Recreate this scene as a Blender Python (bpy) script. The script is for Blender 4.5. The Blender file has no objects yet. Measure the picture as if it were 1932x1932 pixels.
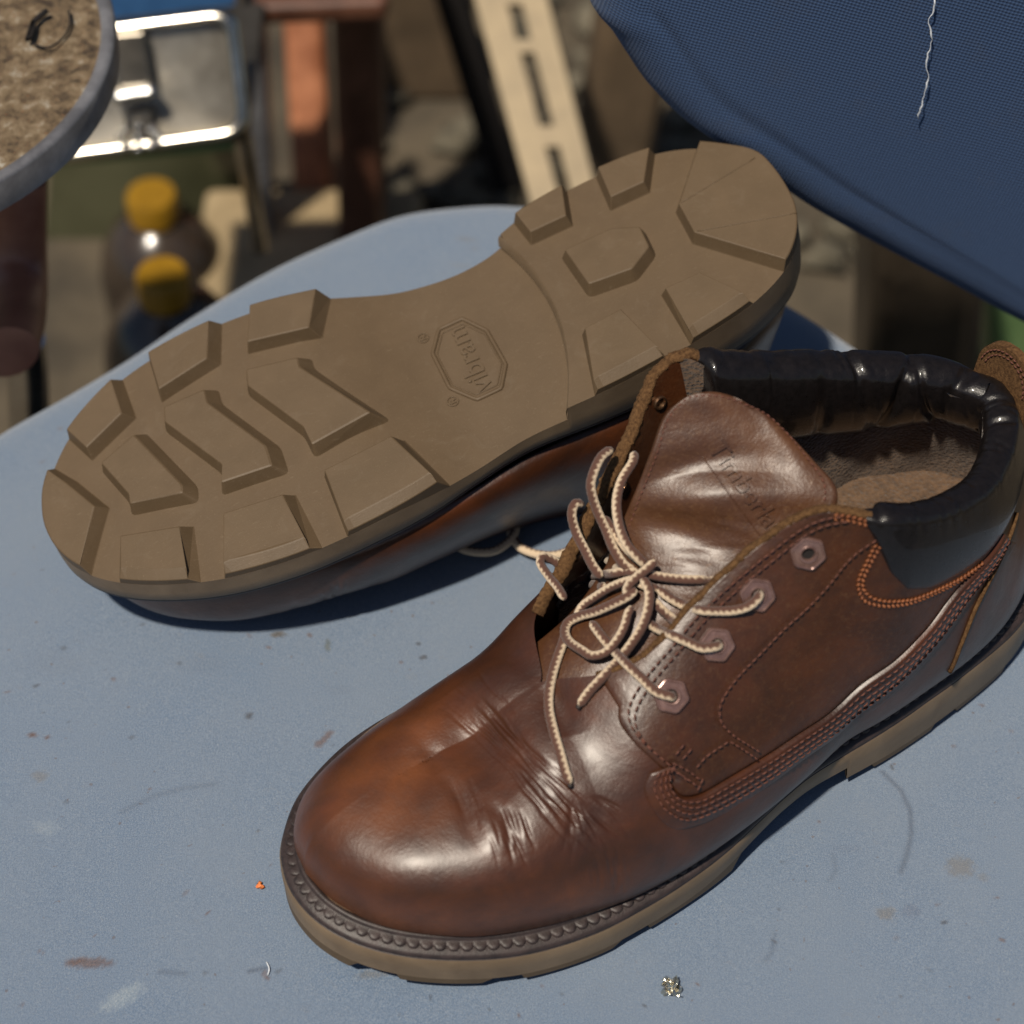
import bpy, math, random
import numpy as np
from mathutils import Vector, Matrix
from mathutils.bvhtree import BVHTree
from mathutils.geometry import delaunay_2d_cdt

# lengths below are centimetres; meshes are written in metres
CM = 0.01
R = math.radians
scene = bpy.context.scene
rng = np.random.default_rng(7)
random.seed(7)

# ------------------------------------------------------------------ camera
ELEV, DIST, COVER = R(50), 85.0, 39.5
FW = np.array([0, math.cos(ELEV), -math.sin(ELEV)])
UP = np.array([0, math.sin(ELEV), math.cos(ELEV)])
RT = np.array([1.0, 0, 0])
LOOK = np.array([0, 0, 3.0])
CAM = LOOK - FW * DIST
FPX = 1932 * DIST / COVER
cd = bpy.data.cameras.new("camera")
cd.sensor_width = 36; cd.lens = 36 * DIST / COVER
cd.clip_start = 0.05; cd.clip_end = 50
cd.dof.use_dof = True
cd.dof.focus_distance = 0.785
cd.dof.aperture_fstop = 7.0
cam = bpy.data.objects.new("camera", cd)
scene.collection.objects.link(cam)
cam.location = CAM * CM
cam.rotation_euler = (math.pi / 2 - ELEV, 0, 0)
scene.camera = cam

# ------------------------------------------------------------------ light
SUN = Vector((-0.24, -0.34, 0.90)).normalized()
w = bpy.data.worlds.new("World"); scene.world = w; w.use_nodes = True
nt = w.node_tree
bg = nt.nodes["Background"]; bg.inputs[1].default_value = 0.055
sky = nt.nodes.new("ShaderNodeTexSky"); sky.sky_type = 'NISHITA'; sky.sun_disc = False
sky.sun_elevation = math.asin(SUN.z)
sky.sun_rotation = math.atan2(SUN.x, SUN.y)
sky.air_density = 1.0; sky.dust_density = 0.6; sky.ozone_density = 1.0
nt.links.new(sky.outputs[0], bg.inputs[0])
sl = bpy.data.lights.new("sun", 'SUN'); sl.energy = 5.0; sl.angle = R(2.2); sl.color = (1, 0.90, 0.76)
so = bpy.data.objects.new("sun", sl); scene.collection.objects.link(so)
so.rotation_euler = SUN.to_track_quat('Z', 'Y').to_euler()
scene.view_settings.view_transform = 'Standard'
scene.view_settings.look = 'None'
scene.view_settings.exposure = 0.0
scene.view_settings.gamma = 1.0

# ------------------------------------------------------------------ helpers
def ray(px, py):
    d = FW + RT * ((px - 966) / FPX) - UP * ((py - 966) / FPX)
    return CAM, d / np.linalg.norm(d)

def on_plane(px, py, p0, n):
    o, d = ray(px, py); p0 = np.array(p0, float); n = np.array(n, float)
    return o + d * (((p0 - o) @ n) / (d @ n))

def on_z(px, py, z): return on_plane(px, py, (0, 0, z), (0, 0, 1))
def on_y(px, py, y): return on_plane(px, py, (0, y, 0), (0, 1, 0))

def cr(keys, vals, t):
    """Catmull-Rom through vals (N,k) at integer params, vectorised over t"""
    vals = np.asarray(vals, float); N = len(vals)
    t = np.clip(np.asarray(t, float), 0, N - 1 - 1e-9); i = np.floor(t).astype(int); f = (t - i)[..., None]
    g = lambda j: vals[np.clip(j, 0, N - 1)]
    p0, p1, p2, p3 = g(i - 1), g(i), g(i + 1), g(i + 2)
    p0 = np.where((i == 0)[..., None], 2 * p1 - p2, p0)
    p3 = np.where((i == N - 2)[..., None], 2 * p2 - p1, p3)
    return 0.5 * ((2 * p1) + (-p0 + p2) * f + (2 * p0 - 5 * p1 + 4 * p2 - p3) * f ** 2 + (-p0 + 3 * p1 - 3 * p2 + p3) * f ** 3)

def resample(P, step, closed=False, smooth=True):
    P = np.asarray(P, float)
    if closed: Q = np.vstack([P[-1], P, P[0], P[1]])
    else: Q = P
    n = len(Q)
    if smooth:
        t = np.linspace(0, n - 1, (n - 1) * 24 + 1); C = cr(None, Q, t)
        if closed: m = (t >= 1) & (t <= n - 2); C = C[m]
    else:
        C = np.vstack([P, P[0]]) if closed else P
    d = np.r_[0, np.cumsum(np.linalg.norm(np.diff(C, axis=0), axis=1))]
    k = max(2, int(round(d[-1] / step)) + 1)
    tt = np.linspace(0, d[-1], k)
    out = np.stack([np.interp(tt, d, C[:, j]) for j in range(C.shape[1])], 1)
    return out[:-1] if closed else out

def mk(name, verts, faces, mat, parent=None, smooth=True, attrs=None, sharp=None, col=None):
    me = bpy.data.meshes.new(name)
    verts = np.asarray(verts, float) * CM
    if isinstance(faces, np.ndarray):
        k = faces.shape[1]; nf = len(faces)
        me.vertices.add(len(verts)); me.vertices.foreach_set("co", verts.astype(np.float32).ravel())
        me.loops.add(nf * k); me.loops.foreach_set("vertex_index", faces.astype(np.int32).ravel())
        me.polygons.add(nf); me.polygons.foreach_set("loop_start", np.arange(0, nf * k, k, dtype=np.int32))
        me.update(calc_edges=True); me.validate()
    else:
        me.from_pydata([tuple(v) for v in verts], [], [tuple(int(i) for i in f) for f in faces]); me.validate()
    me.polygons.foreach_set("use_smooth", [smooth] * len(me.polygons))
    if sharp is not None and smooth:
        me.set_sharp_from_angle(angle=R(sharp))
    if attrs:
        for an, av in attrs.items():
            a = me.attributes.new(an, 'FLOAT', 'POINT'); a.data.foreach_set("value", np.asarray(av, np.float32))
    if col is not None:
        a = me.attributes.new("tint", 'FLOAT_COLOR', 'POINT')
        c = np.ones((len(verts), 4), np.float32); c[:, :3] = col; a.data.foreach_set("color", c.ravel())
    if mat is not None: me.materials.append(mat)
    o = bpy.data.objects.new(name, me); scene.collection.objects.link(o)
    if parent is not None: o.parent = parent
    return o

def tag(o, label=None, cat=None, group=None, kind=None):
    if label: o["label"] = label
    if cat: o["category"] = cat
    if group: o["group"] = group
    if kind: o["kind"] = kind
    return o

def empty(name, loc=(0, 0, 0), **kw):
    o = bpy.data.objects.new(name, None); scene.collection.objects.link(o)
    o.location = [c * CM for c in loc]; o.empty_display_size = 0.02
    return tag(o, **kw)

def grid_faces(nu, nv, wrap_u=False, flip=False):
    iu = np.arange(nu if wrap_u else nu - 1); iv = np.arange(nv - 1)
    I, J = np.meshgrid(iu, iv, indexing='ij'); I2 = (I + 1) % nu
    f = np.stack([I * nv + J, I2 * nv + J, I2 * nv + J + 1, I * nv + J + 1], -1).reshape(-1, 4)
    return f[:, ::-1].copy() if flip else f

def loft(rings, closed_ring=True, caps=(True, True)):
    """rings (n,m,3) -> verts, faces"""
    rings = np.asarray(rings, float); n, m, _ = rings.shape
    F = [tuple(x) for x in (grid_faces(n, m) if not closed_ring else
         np.array([[i * m + j, i * m + (j + 1) % m, (i + 1) * m + (j + 1) % m, (i + 1) * m + j] for i in range(n - 1) for j in range(m)]))]
    if caps[0]: F.append(tuple(range(m - 1, -1, -1)))
    if caps[1]: F.append(tuple((n - 1) * m + j for j in range(m)))
    return rings.reshape(-1, 3), F

def frames(P):
    P = np.asarray(P, float); T = np.gradient(P, axis=0); T /= np.linalg.norm(T, axis=1)[:, None] + 1e-9
    n0 = np.cross(T[0], [0, 0, 1.0]);
    if np.linalg.norm(n0) < .1: n0 = np.cross(T[0], [1.0, 0, 0])
    n0 /= np.linalg.norm(n0); N = [n0]
    for i in range(1, len(P)):
        v = N[-1] - T[i] * (N[-1] @ T[i]); N.append(v / (np.linalg.norm(v) + 1e-9))
    N = np.array(N); return T, N, np.cross(T, N)

def tube(P, r, m=10, caps=(True, True), ry=None):
    T, N, B = frames(P); P = np.asarray(P, float)
    r = np.broadcast_to(r, (len(P),)); ry = r if ry is None else np.broadcast_to(ry, (len(P),))
    a = np.arange(m) * 2 * math.pi / m
    rings = P[:, None] + N[:, None] * (np.cos(a)[None, :, None] * r[:, None, None]) + B[:, None] * (np.sin(a)[None, :, None] * ry[:, None, None])
    return loft(rings, True, caps)

def box_mesh(x0, x1, y0, y1, z0, z1):
    v = [(x, y, z) for x in (x0, x1) for y in (y0, y1) for z in (z0, z1)]
    f = [(0, 1, 3, 2), (4, 6, 7, 5), (0, 4, 5, 1), (2, 3, 7, 6), (0, 2, 6, 4), (1, 5, 7, 3)]
    return v, f

def bevel(o, wdt, seg=2, angle=35):
    m = o.modifiers.new("bevel", 'BEVEL'); m.width = wdt * CM; m.segments = seg; m.limit_method = 'ANGLE'; m.angle_limit = R(angle)
    m.harden_normals = False
    return o

def inpoly(P, poly):
    x, y = P[:, 0], P[:, 1]; c = np.zeros(len(P), bool); n = len(poly)
    for i in range(n):
        x1, y1 = poly[i]; x2, y2 = poly[(i + 1) % n]
        if y1 == y2: continue
        c ^= ((y1 > y) != (y2 > y)) & (x < (x2 - x1) * (y - y1) / (y2 - y1) + x1)
    return c

def distpoly(P, L, closed=False):
    """distance of points (n,k) to polyline L"""
    P = np.asarray(P, float); L = np.asarray(L, float); D = np.full(len(P), 1e9)
    n = len(L)
    for i in range(n if closed else n - 1):
        a = L[i]; b = L[(i + 1) % n]; ab = b - a
        t = np.clip(((P - a) @ ab) / (ab @ ab + 1e-12), 0, 1)
        D = np.minimum(D, ((P - a - t[:, None] * ab) ** 2).sum(1))
    return np.sqrt(D)

def sstep(a, b, x):
    t = np.clip((x - a) / (b - a), 0, 1); return t * t * (3 - 2 * t)

def join(parts):
    V, F, o = [], [], 0
    for v, f in parts:
        V.append(np.asarray(v, float)); F += [tuple(i + o for i in g) for g in f]; o += len(v)
    return np.vstack(V), F

# ------------------------------------------------------------------ materials
class NB:
    def __init__(s, name):
        s.m = bpy.data.materials.new(name); s.m.use_nodes = True; s.t = s.m.node_tree
        s.b = s.t.nodes["Principled BSDF"]; s._o = None
    def n(s, ty, **kw):
        x = s.t.nodes.new(ty)
        for k, v in kw.items(): setattr(x, k, v)
        return x
    def l(s, a, b): s.t.links.new(a, b)
    def obj(s, scale=100.0):
        tc = s.n("ShaderNodeTexCoord"); mp = s.n("ShaderNodeMapping"); mp.inputs[3].default_value = (scale,) * 3 if not isinstance(scale, tuple) else scale
        s.l(tc.outputs["Object"], mp.inputs[0]); return mp.outputs[0]
    def noise(s, vec, scale, detail=4, rough=.55, dist=0):
        x = s.n("ShaderNodeTexNoise"); x.inputs["Scale"].default_value = scale; x.inputs["Detail"].default_value = detail
        x.inputs["Roughness"].default_value = rough; x.inputs["Distortion"].default_value = dist; s.l(vec, x.inputs["Vector"]); return x.outputs["Fac"]
    def vor(s, vec, scale, feature='F1'):
        x = s.n("ShaderNodeTexVoronoi"); x.feature = feature; x.inputs["Scale"].default_value = scale; s.l(vec, x.inputs["Vector"]); return x.outputs["Distance"]
    def ramp(s, fac, stops):
        x = s.n("ShaderNodeValToRGB"); e = x.color_ramp.elements
        while len(e) < len(stops): e.new(.5)
        for i, (p, c) in enumerate(stops): e[i].position = p; e[i].color = (*c, 1) if len(c) == 3 else c
        s.l(fac, x.inputs[0]); return x.outputs[0]
    def mix(s, fac, a, b, mode='MIX'):
        x = s.n("ShaderNodeMix", data_type='RGBA', blend_type=mode)
        for sock, v in ((x.inputs[0], fac), (x.inputs[6], a), (x.inputs[7], b)):
            if hasattr(v, "links") or hasattr(v, "is_linked"): s.l(v, sock)
            elif isinstance(v, (int, float)): sock.default_value = v
            else: sock.default_value = (*v, 1)
        return x.outputs[2]
    def math(s, op, a, b=0.0, clamp=False):
        x = s.n("ShaderNodeMath", operation=op); x.use_clamp = clamp
        for sock, v in ((x.inputs[0], a), (x.inputs[1], b)):
            if isinstance(v, (int, float)): sock.default_value = v
            else: s.l(v, sock)
        return x.outputs[0]
    def attr(s, name):
        x = s.n("ShaderNodeAttribute"); x.attribute_name = name; return x
    def bump(s, h, strength=.3, dist=.02, prev=None):
        x = s.n("ShaderNodeBump"); x.inputs["Strength"].default_value = strength; x.inputs["Distance"].default_value = dist * CM
        s.l(h, x.inputs["Height"])
        if prev is not None: s.l(prev, x.inputs["Normal"])
        s.l(x.outputs[0], s.b.inputs["Normal"]); return x.outputs[0]
    def set(s, **kw):
        for k, v in kw.items():
            k = {'color': 'Base Color', 'rough': 'Roughness', 'metal': 'Metallic', 'spec': 'Specular IOR Level', 'coat': 'Coat Weight', 'coatr': 'Coat Roughness', 'sheen': 'Sheen Weight', 'trans': 'Transmission Weight'}.get(k, k)
            sock = s.b.inputs[k]
            if isinstance(v, (int, float)): sock.default_value = v
            elif isinstance(v, tuple): sock.default_value = (*v, 1) if len(v) == 3 else v
            else: s.l(v, sock)
        return s

def leather(name, dark, mid, warm, rough=.36, grain=.25, coat=.25, worn=None, scale=1.0, amber=None):
    b = NB(name); v = b.obj()
    n1 = b.noise(v, .35 * scale, 5, .6, .6); n2 = b.noise(v, 1.6 * scale, 6, .65, .3); n3 = b.noise(v, 9, 3, .6)
    base = b.ramp(n1, [(.25, dark), (.5, mid), (.85, warm)])
    a = b.attr("burn").outputs["Fac"]
    base = b.mix(a, base, amber or warm)
    base = b.mix(b.math('MULTIPLY', b.ramp(n2, [(.45, (0, 0, 0)), (.7, (1, 1, 1))]), .28), base, dark)
    if worn:
        wn = b.noise(v, 5.5, 8, .75, 1.0)
        base = b.mix(b.math('MULTIPLY', b.ramp(wn, [(.52, (0, 0, 0)), (.66, (1, 1, 1))]), .5), base, worn)
    sp = b.ramp(b.noise(v, 22, 2, .5), [(.68, (0, 0, 0)), (.74, (1, 1, 1))])
    base = b.mix(b.math('MULTIPLY', sp, .25), base, warm)
    r = b.math('ADD', b.math('MULTIPLY', n2, .22), rough - .10)
    r = b.math('ADD', r, b.math('MULTIPLY', n3, .06))
    b.set(color=base, rough=r, coat=coat, coatr=.33, spec=.42)
    g = b.vor(v, 11); pores = b.noise(v, 30, 3, .6)
    h = b.math('ADD', b.math('MULTIPLY', g, .6), b.math('MULTIPLY', pores, .5))
    p = b.bump(h, grain, .02)
    b.bump(b.noise(v, 2.2, 4, .6), .25, .12, p)
    return b.m

M = {}
M['leather'] = leather("brown_leather", (.022, .0078, .0036), (.050, .0150, .0050), (.100, .027, .007), rough=.39, coat=.38, grain=.38, amber=(.155, .048, .012))
M['leather_q'] = leather("quarter_leather", (.022, .008, .0036), (.046, .0145, .0048), (.080, .024, .007), rough=.36, grain=.3, coat=.25, worn=(.09, .042, .018), scale=1.2)
M['leather_t'] = leather("tongue_leather", (.032, .012, .006), (.062, .024, .010), (.10, .042, .017), rough=.37, grain=.45, coat=.2, worn=(.14, .072, .032), scale=1.3)
def simple(name, c1, c2, sc=3.0, rough=.5, bump=.2, bsc=20, metal=0, coat=0, bd=.03, spec=.5):
    b = NB(name); v = b.obj(); n = b.noise(v, sc, 6, .65)
    r = b.math('ADD', b.math('MULTIPLY', n, .2), rough - .1)
    b.set(color=b.ramp(n, [(.35, c1), (.68, c2)]), rough=r, metal=metal, coat=coat, spec=spec)
    b.bump(b.noise(v, bsc, 4, .6), bump, bd); return b.m
M['black'] = simple("black_leather", (.006, .005, .005), (.010, .008, .008), 4, .30, .45, 16, coat=.25, spec=.25)
M['suede'] = simple("suede_edge", (.055, .026, .010), (.16, .085, .035), 9, .9, .9, 30, bd=.06, spec=.2)
def m_lining():
    b = NB("lining_fabric"); v = b.obj(); n = b.noise(v, 2.5, 5, .7); 
    w1 = b.n("ShaderNodeTexWave"); w1.inputs["Scale"].default_value = 1.1; w1.inputs["Distortion"].default_value = 6.0; w1.bands_direction = 'Z'; w1.inputs["Detail"].default_value = 3; b.l(v, w1.inputs[0])
    f = b.math('ADD', b.math('MULTIPLY', b.vor(v, 7), .25), b.math('MULTIPLY', n, .85))
    b.set(color=b.ramp(f, [(.3, (.038, .020, .010)), (.7, (.115, .064, .032))]), rough=.9, sheen=.3)
    b.bump(b.math('ADD', b.noise(v, 9, 4, .6), b.vor(v, 7)), .8, .08); return b.m
M['lining'] = m_lining()
def m_sole(name, c1, c2, rough=.55):
    b = NB(name); v = b.obj(); n = b.noise(v, .6, 5, .6, .4); n2 = b.noise(v, 14, 4, .7)
    base = b.ramp(n, [(.3, c1), (.7, c2)])
    sp = b.ramp(b.noise(v, 26, 2, .5), [(.70, (0, 0, 0)), (.735, (1, 1, 1))])
    base = b.mix(b.math('MULTIPLY', sp, .5), base, (.26, .20, .13))
    base = b.mix(b.math('MULTIPLY', b.ramp(b.noise(v, 3, 6, .7), [(.5, (0, 0, 0)), (.75, (1, 1, 1))]), .22), base, c1)
    mp = b.n("ShaderNodeMapping"); mp.inputs[3].default_value = (1, 9, 1); mp.inputs[2].default_value = (0, 0, .7); b.l(v, mp.inputs[0])
    sc_n = b.noise(mp.outputs[0], 2.2, 3, .6, .3)
    base = b.mix(b.math('MULTIPLY', b.ramp(sc_n, [(.66, (0, 0, 0)), (.70, (1, 1, 1))]), .22), base, (.20, .155, .10))
    du = b.noise(v, .9, 6, .75, 1.0)
    base = b.mix(b.math('MULTIPLY', b.ramp(du, [(.55, (0, 0, 0)), (.72, (1, 1, 1))]), .14), base, (.17, .135, .095))
    b.set(color=base, rough=b.math('ADD', b.math('MULTIPLY', n2, .15), rough - .05), spec=.4)
    p_ = b.bump(n2, .25, .025); b.bump(sc_n, .15, .02, p_); return b.m
M['sole'] = m_sole("tan_rubber", (.082, .053, .027), (.096, .063, .033))
M['lug'] = m_sole("lug_rubber", (.084, .055, .028), (.100, .066, .035))
M['side'] = m_sole("side_rubber", (.14, .096, .056), (.20, .142, .086), .5)
M['welt'] = simple("dark_welt", (.018, .012, .011), (.040, .026, .024), 3, .5, .4, 14)
M['thread'] = simple("brown_thread", (.075, .024, .014), (.135, .045, .026), 8, .75, .2, 40)
M['thread_o'] = simple("orange_thread", (.12, .034, .010), (.23, .072, .018), 8, .6, .2, 40)
M['thread_d'] = simple("dark_thread", (.012, .008, .007), (.03, .02, .016), 8, .6, .2, 40)
M['eyelet'] = simple("mauve_enamel_metal", (.14, .078, .065), (.22, .13, .11), 3, .25, .1, 12, metal=.4, coat=.6)
M['brass'] = simple("aged_brass", (.16, .08, .045), (.30, .18, .10), 4, .35, .1, 12, metal=.9)
M['hole'] = simple("eyelet_hole", (.004, .003, .003), (.01, .006, .005), 4, .9, .1, 12)
def m_lace():
    b = NB("braided_lace"); a = b.attr("tint"); v = b.obj(); n = b.noise(v, 30, 3, .7)
    c = b.mix(b.math('MULTIPLY', n, .5), a.outputs["Color"], (.10, .06, .04), 'MIX')
    b.set(color=c, rough=.85, sheen=.15, spec=.25); b.bump(b.noise(v, 45, 3, .6), .6, .04); return b.m
M['lace'] = m_lace()
def m_seat():
    b = NB("blue_seat_fabric"); v = b.obj(); t = b.attr("tint").outputs["Color"]
    f = b.noise(v, 16, 3, .75); g = b.noise(v, 34, 2, .8); big = b.noise(v, .12, 4, .6); mid = b.noise(v, 1.2, 5, .7)
    base = b.ramp(f, [(.30, (.070, .115, .190)), (.55, (.128, .182, .265)), (.75, (.235, .28, .34))])
    base = b.mix(b.ramp(g, [(.57, (0, 0, 0)), (.68, (.8, .8, .8))]), base, (.36, .375, .38))
    base = b.mix(b.ramp(b.noise(v, 27, 2, .7), [(.60, (0, 0, 0)), (.70, (.7, .7, .7))]), base, (.07, .10, .155))
    base = b.mix(b.math('MULTIPLY', b.ramp(big, [(.35, (0, 0, 0)), (.65, (1, 1, 1))]), .6), base, (.165, .205, .262))
    base = b.mix(b.math('MULTIPLY', b.ramp(mid, [(.6, (0, 0, 0)), (.8, (1, 1, 1))]), .25), base, (.19, .18, .17))
    sp = b.ramp(b.noise(v, 3.5, 1, .4), [(.76, (0, 0, 0)), (.80, (1, 1, 1))])
    base = b.mix(b.math('MULTIPLY', sp, .5), base, (.10, .06, .04))
    base = b.mix(1.0, base, t, 'MULTIPLY')
    b.set(color=base, rough=.92, sheen=.35, spec=.25)
    p = b.bump(f, .8, .06); b.bump(g, .5, .03, p); return b.m
M['seat'] = m_seat()
def m_back():
    b = NB("blue_woven_fabric"); uv = b.n("ShaderNodeAttribute"); uv.attribute_name = "weave_uv"
    sx = b.n("ShaderNodeSeparateXYZ"); b.l(uv.outputs["Vector"], sx.inputs[0]); v = b.obj()
    k = 2 * math.pi / .19
    wob = b.math('MULTIPLY', b.noise(v, 1.5, 3, .6), 2.2)
    a = b.math('SINE', b.math('ADD', b.math('MULTIPLY', sx.outputs[0], k), wob)); c = b.math('SINE', b.math('ADD', b.math('MULTIPLY', sx.outputs[1], k), wob))
    p = b.math('MULTIPLY', b.math('MULTIPLY', a, c), .5); p = b.math('ADD', p, .5)
    f = b.noise(v, 14, 3, .7)
    h = b.math('ADD', b.math('MULTIPLY', p, .75), b.math('MULTIPLY', f, .35))
    base = b.ramp(h, [(.2, (.020, .040, .092)), (.55, (.030, .058, .128)), (.9, (.050, .090, .175))])
    base = b.mix(b.ramp(b.noise(v, 24, 2, .6), [(.70, (0, 0, 0)), (.76, (.5, .5, .5))]), base, (.25, .30, .38))
    base = b.mix(b.math('MULTIPLY', b.ramp(b.noise(v, .3, 5, .7), [(.55, (0, 0, 0)), (.8, (1, 1, 1))]), .3), base, (.06, .06, .065))
    b.set(color=base, rough=.95, sheen=.1, spec=.15)
    b.bump(h, .6, .06); return b.m
M['back'] = m_back()
def m_grit():
    b = NB("gritty_plate_top"); v = b.obj(); n = b.noise(v, 1.1, 8, .75, .15); n2 = b.noise(v, 7, 5, .7)
    base = b.ramp(n, [(.38, (.04, .026, .015)), (.48, (.16, .11, .06)), (.58, (.27, .20, .12)), (.66, (.48, .45, .38))])
    base = b.mix(b.ramp(n2, [(.55, (0, 0, 0)), (.7, (.8, .8, .8))]), base, (.10, .06, .035))
    base = b.mix(b.ramp(b.noise(v, 12, 2, .5), [(.68, (0, 0, 0)), (.72, (1, 1, 1))]), base, (.35, .14, .06))
    b.set(color=base, rough=.75); b.bump(b.math('ADD', n2, b.noise(v, 20, 3, .7)), .9, .12); return b.m
M['grit'] = m_grit()
M['rim'] = simple("worn_steel_rim", (.14, .14, .15), (.27, .27, .285), .5, .45, .12, 9, metal=.5)
M['steel'] = simple("stainless_steel", (.40, .37, .31), (.66, .63, .56), .5, .22, .15, 2, metal=1.0)
M['steel_d'] = simple("dull_steel_panel", (.10, .095, .08), (.25, .22, .18), .15, .3, .2, 2, metal=.9)
M['chrome'] = simple("chrome_frame", (.55, .54, .52), (.72, .72, .72), .5, .18, .05, 3, metal=1.0)
M['rust'] = simple("rust_paint", (.20, .065, .025), (.40, .16, .075), .35, .5, .4, 2, bd=.1)
M['maroon'] = simple("maroon_paint", (.06, .024, .014), (.13, .055, .032), .4, .45, .3, 2)
M['copper'] = simple("rusty_leg_paint", (.24, .085, .05), (.46, .20, .12), .2, .42, .3, 2)
M['angle'] = simple("tan_angle_steel", (.22, .165, .09), (.34, .26, .15), .3, .55, .3, 3)
M['drab'] = simple("drab_wood", (.07, .048, .028), (.14, .095, .055), .2, .7, .4, 1)
M['concrete'] = simple("workshop_floor", (.03, .024, .016), (.12, .094, .06), .05, .9, .5, .8, bd=.4)
M['wall'] = simple("dark_back_wall", (.015, .013, .010), (.05, .04, .028), .08, .9, .3, 1)
M['yellow'] = simple("yellow_plastic", (.19, .10, .005), (.26, .14, .008), 1, .4, .1, 3)
M['bluecloth'] = simple("blue_cloth", (.02, .09, .24), (.035, .13, .32), 1, .8, .4, 5)
M['green'] = simple("green_plastic", (.09, .16, .06), (.14, .22, .09), .5, .5, .2, 3)
M['foil'] = simple("crumpled_foil", (.55, .52, .44), (.75, .72, .62), 4, .2, .5, 9, metal=1.0)
M['crumb'] = simple("orange_crumb", (.50, .12, .03), (.70, .22, .06), 5, .6, .3, 20)
M['lint'] = simple("pale_lint", (.45, .48, .52), (.65, .68, .72), 5, .8, .3, 20)
M['hair'] = simple("dark_fibre", (.012, .012, .02), (.03, .03, .045), 5, .7, .3, 20)
M['moss'] = simple("scrap_heap", (.05, .043, .028), (.16, .14, .10), .12, .9, .6, .6, bd=.6)
def m_glass():
    b = NB("brown_bottle_plastic"); v = b.obj(); n = b.noise(v, .4, 3, .6)
    b.set(color=b.ramp(n, [(.3, (.020, .014, .010)), (.7, (.045, .032, .023))]), rough=.25, coat=.3); return b.m
M['bottle'] = m_glass()
b = NB("dark_tank_panel"); v = b.obj(); b.set(color=b.ramp(b.noise(v, .1, 3, .6), [(.3, (.04, .042, .022)), (.7, (.10, .10, .055))]), rough=.35); M['tank'] = b.m

# ------------------------------------------------------------------ boot geometry (local: x heel->toe, y lateral +, z up)
OUT = np.array([(0,-.9),(0,.4),(.2,1.5),(.8,2.6),(1.8,3.5),(3.6,4.25),(6.3,4.7),(8.5,4.9),(10.3,4.95),(12.9,4.9),(14.3,5.05),(15.8,5.35),(17.4,5.68),(19,5.85),(21,5.9),(23,5.78),(25.2,5.28),(27,4.5),(28.7,3.4),(29.9,2.2),(30.6,.9),(30.8,-.4),(30.6,-1.5),(30.1,-2.5),(28.9,-3.75),(27.4,-4.6),(25.8,-5.15),(24,-5.4),(22,-5.45),(20,-5.25),(18.2,-4.8),(16.5,-4.25),(14.6,-3.65),(12.8,-3.35),(11.2,-3.45),(9.6,-3.95),(8,-4.2),(5.8,-4.3),(3.8,-4.15),(2.2,-3.6),(.9,-2.6),(.2,-1.8)])
OUTR = resample(OUT, .08, closed=True)
NOUT = len(OUTR)
def outn(P):
    T = np.roll(P, -1, 0) - np.roll(P, 1, 0); T /= np.linalg.norm(T, axis=1)[:, None]
    return np.stack([-T[:, 1], T[:, 0]], 1) * -1
# orientation: make outward
_n = outn(OUTR); _c = OUTR.mean(0)
if ((OUTR - _c) * _n).sum() < 0: _n = -_n
OUTN = _n
for _ in range(25): OUTN = (np.roll(OUTN, 1, 0) + OUTN * 2 + np.roll(OUTN, -1, 0)) / 4
OUTN /= np.linalg.norm(OUTN, axis=1)[:, None]

def spring(x): return 0.9 * (np.clip(x - 22, 0, 9) / 8.8) ** 2
def zbase(x, y=0.0):
    wz = 0.54 + 0.71 * sstep(19.5, 14.5, x)
    xb = 9.9 + .055 * (y + .5) ** 2
    return np.where(x < xb, 0.54, wz) + spring(x)
def ztop(x): return np.interp(x, [0, 8, 12.5, 15.5, 20, 31], [2.5, 2.5, 2.1, 1.95, 1.75, 1.75]) + spring(x)

# rows: (Bx,By,Bz, Tx,Ty,Tz, p, q, lin, bulge)
LAT = np.array([
(30.15,-.6,3.25, 25.4,-.6,6.1, .66,.66,0,.0),
(29.85,.85,3.2, 25.2,-.6,6.13, .60,.56,0,.0),
(28.8,2.5,3.0, 24.7,-.6,6.2, .56,.50,0,.04),
(26.8,4.05,2.8, 23.8,-.5,6.45, .58,.54,0,.10),
(24.4,4.95,2.5, 22.6,-.4,6.95, .66,.66,0,.22),
(21.9,5.45,2.3, 21.2,-.3,7.64, .78,.82,.05,.36),
(20.0,5.55,2.25, 19.8,1.0,8.5, .88,.9,.15,.50),
(18.2,5.45,2.3, 18.3,1.6,9.35, .95,.95,.35,.66),
(16,5.2,2.45, 16.2,1.4,10.6, 1,1,.5,.82),
(13.8,4.85,2.6, 14.0,1.5,12.0, 1,1,.6,.90),
(12,4.6,2.9, 12.3,2.1,13.05, 1,1,.7,.86),
(10.3,4.65,3.0, 10.7,3.3,12.9, 1,1,.8,.76),
(8.5,4.6,3.1, 8.6,3.6,12.0, 1,1,.9,.66),
(6.2,4.4,3.15, 6.2,3.2,11.2, 1,1,.9,.60),
(4.2,3.95,3.2, 4.5,2.3,10.85, 1,1,.9,.56),
(2.4,3.05,3.2, 3.3,1.3,10.75, 1,1,.9,.5),
(1.1,1.7,3.2, 2.7,.5,10.75, 1,1,.9,.45),
(.5,-.3,3.2, 2.5,-.35,10.75, 1,1,.9,.45)])
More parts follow.
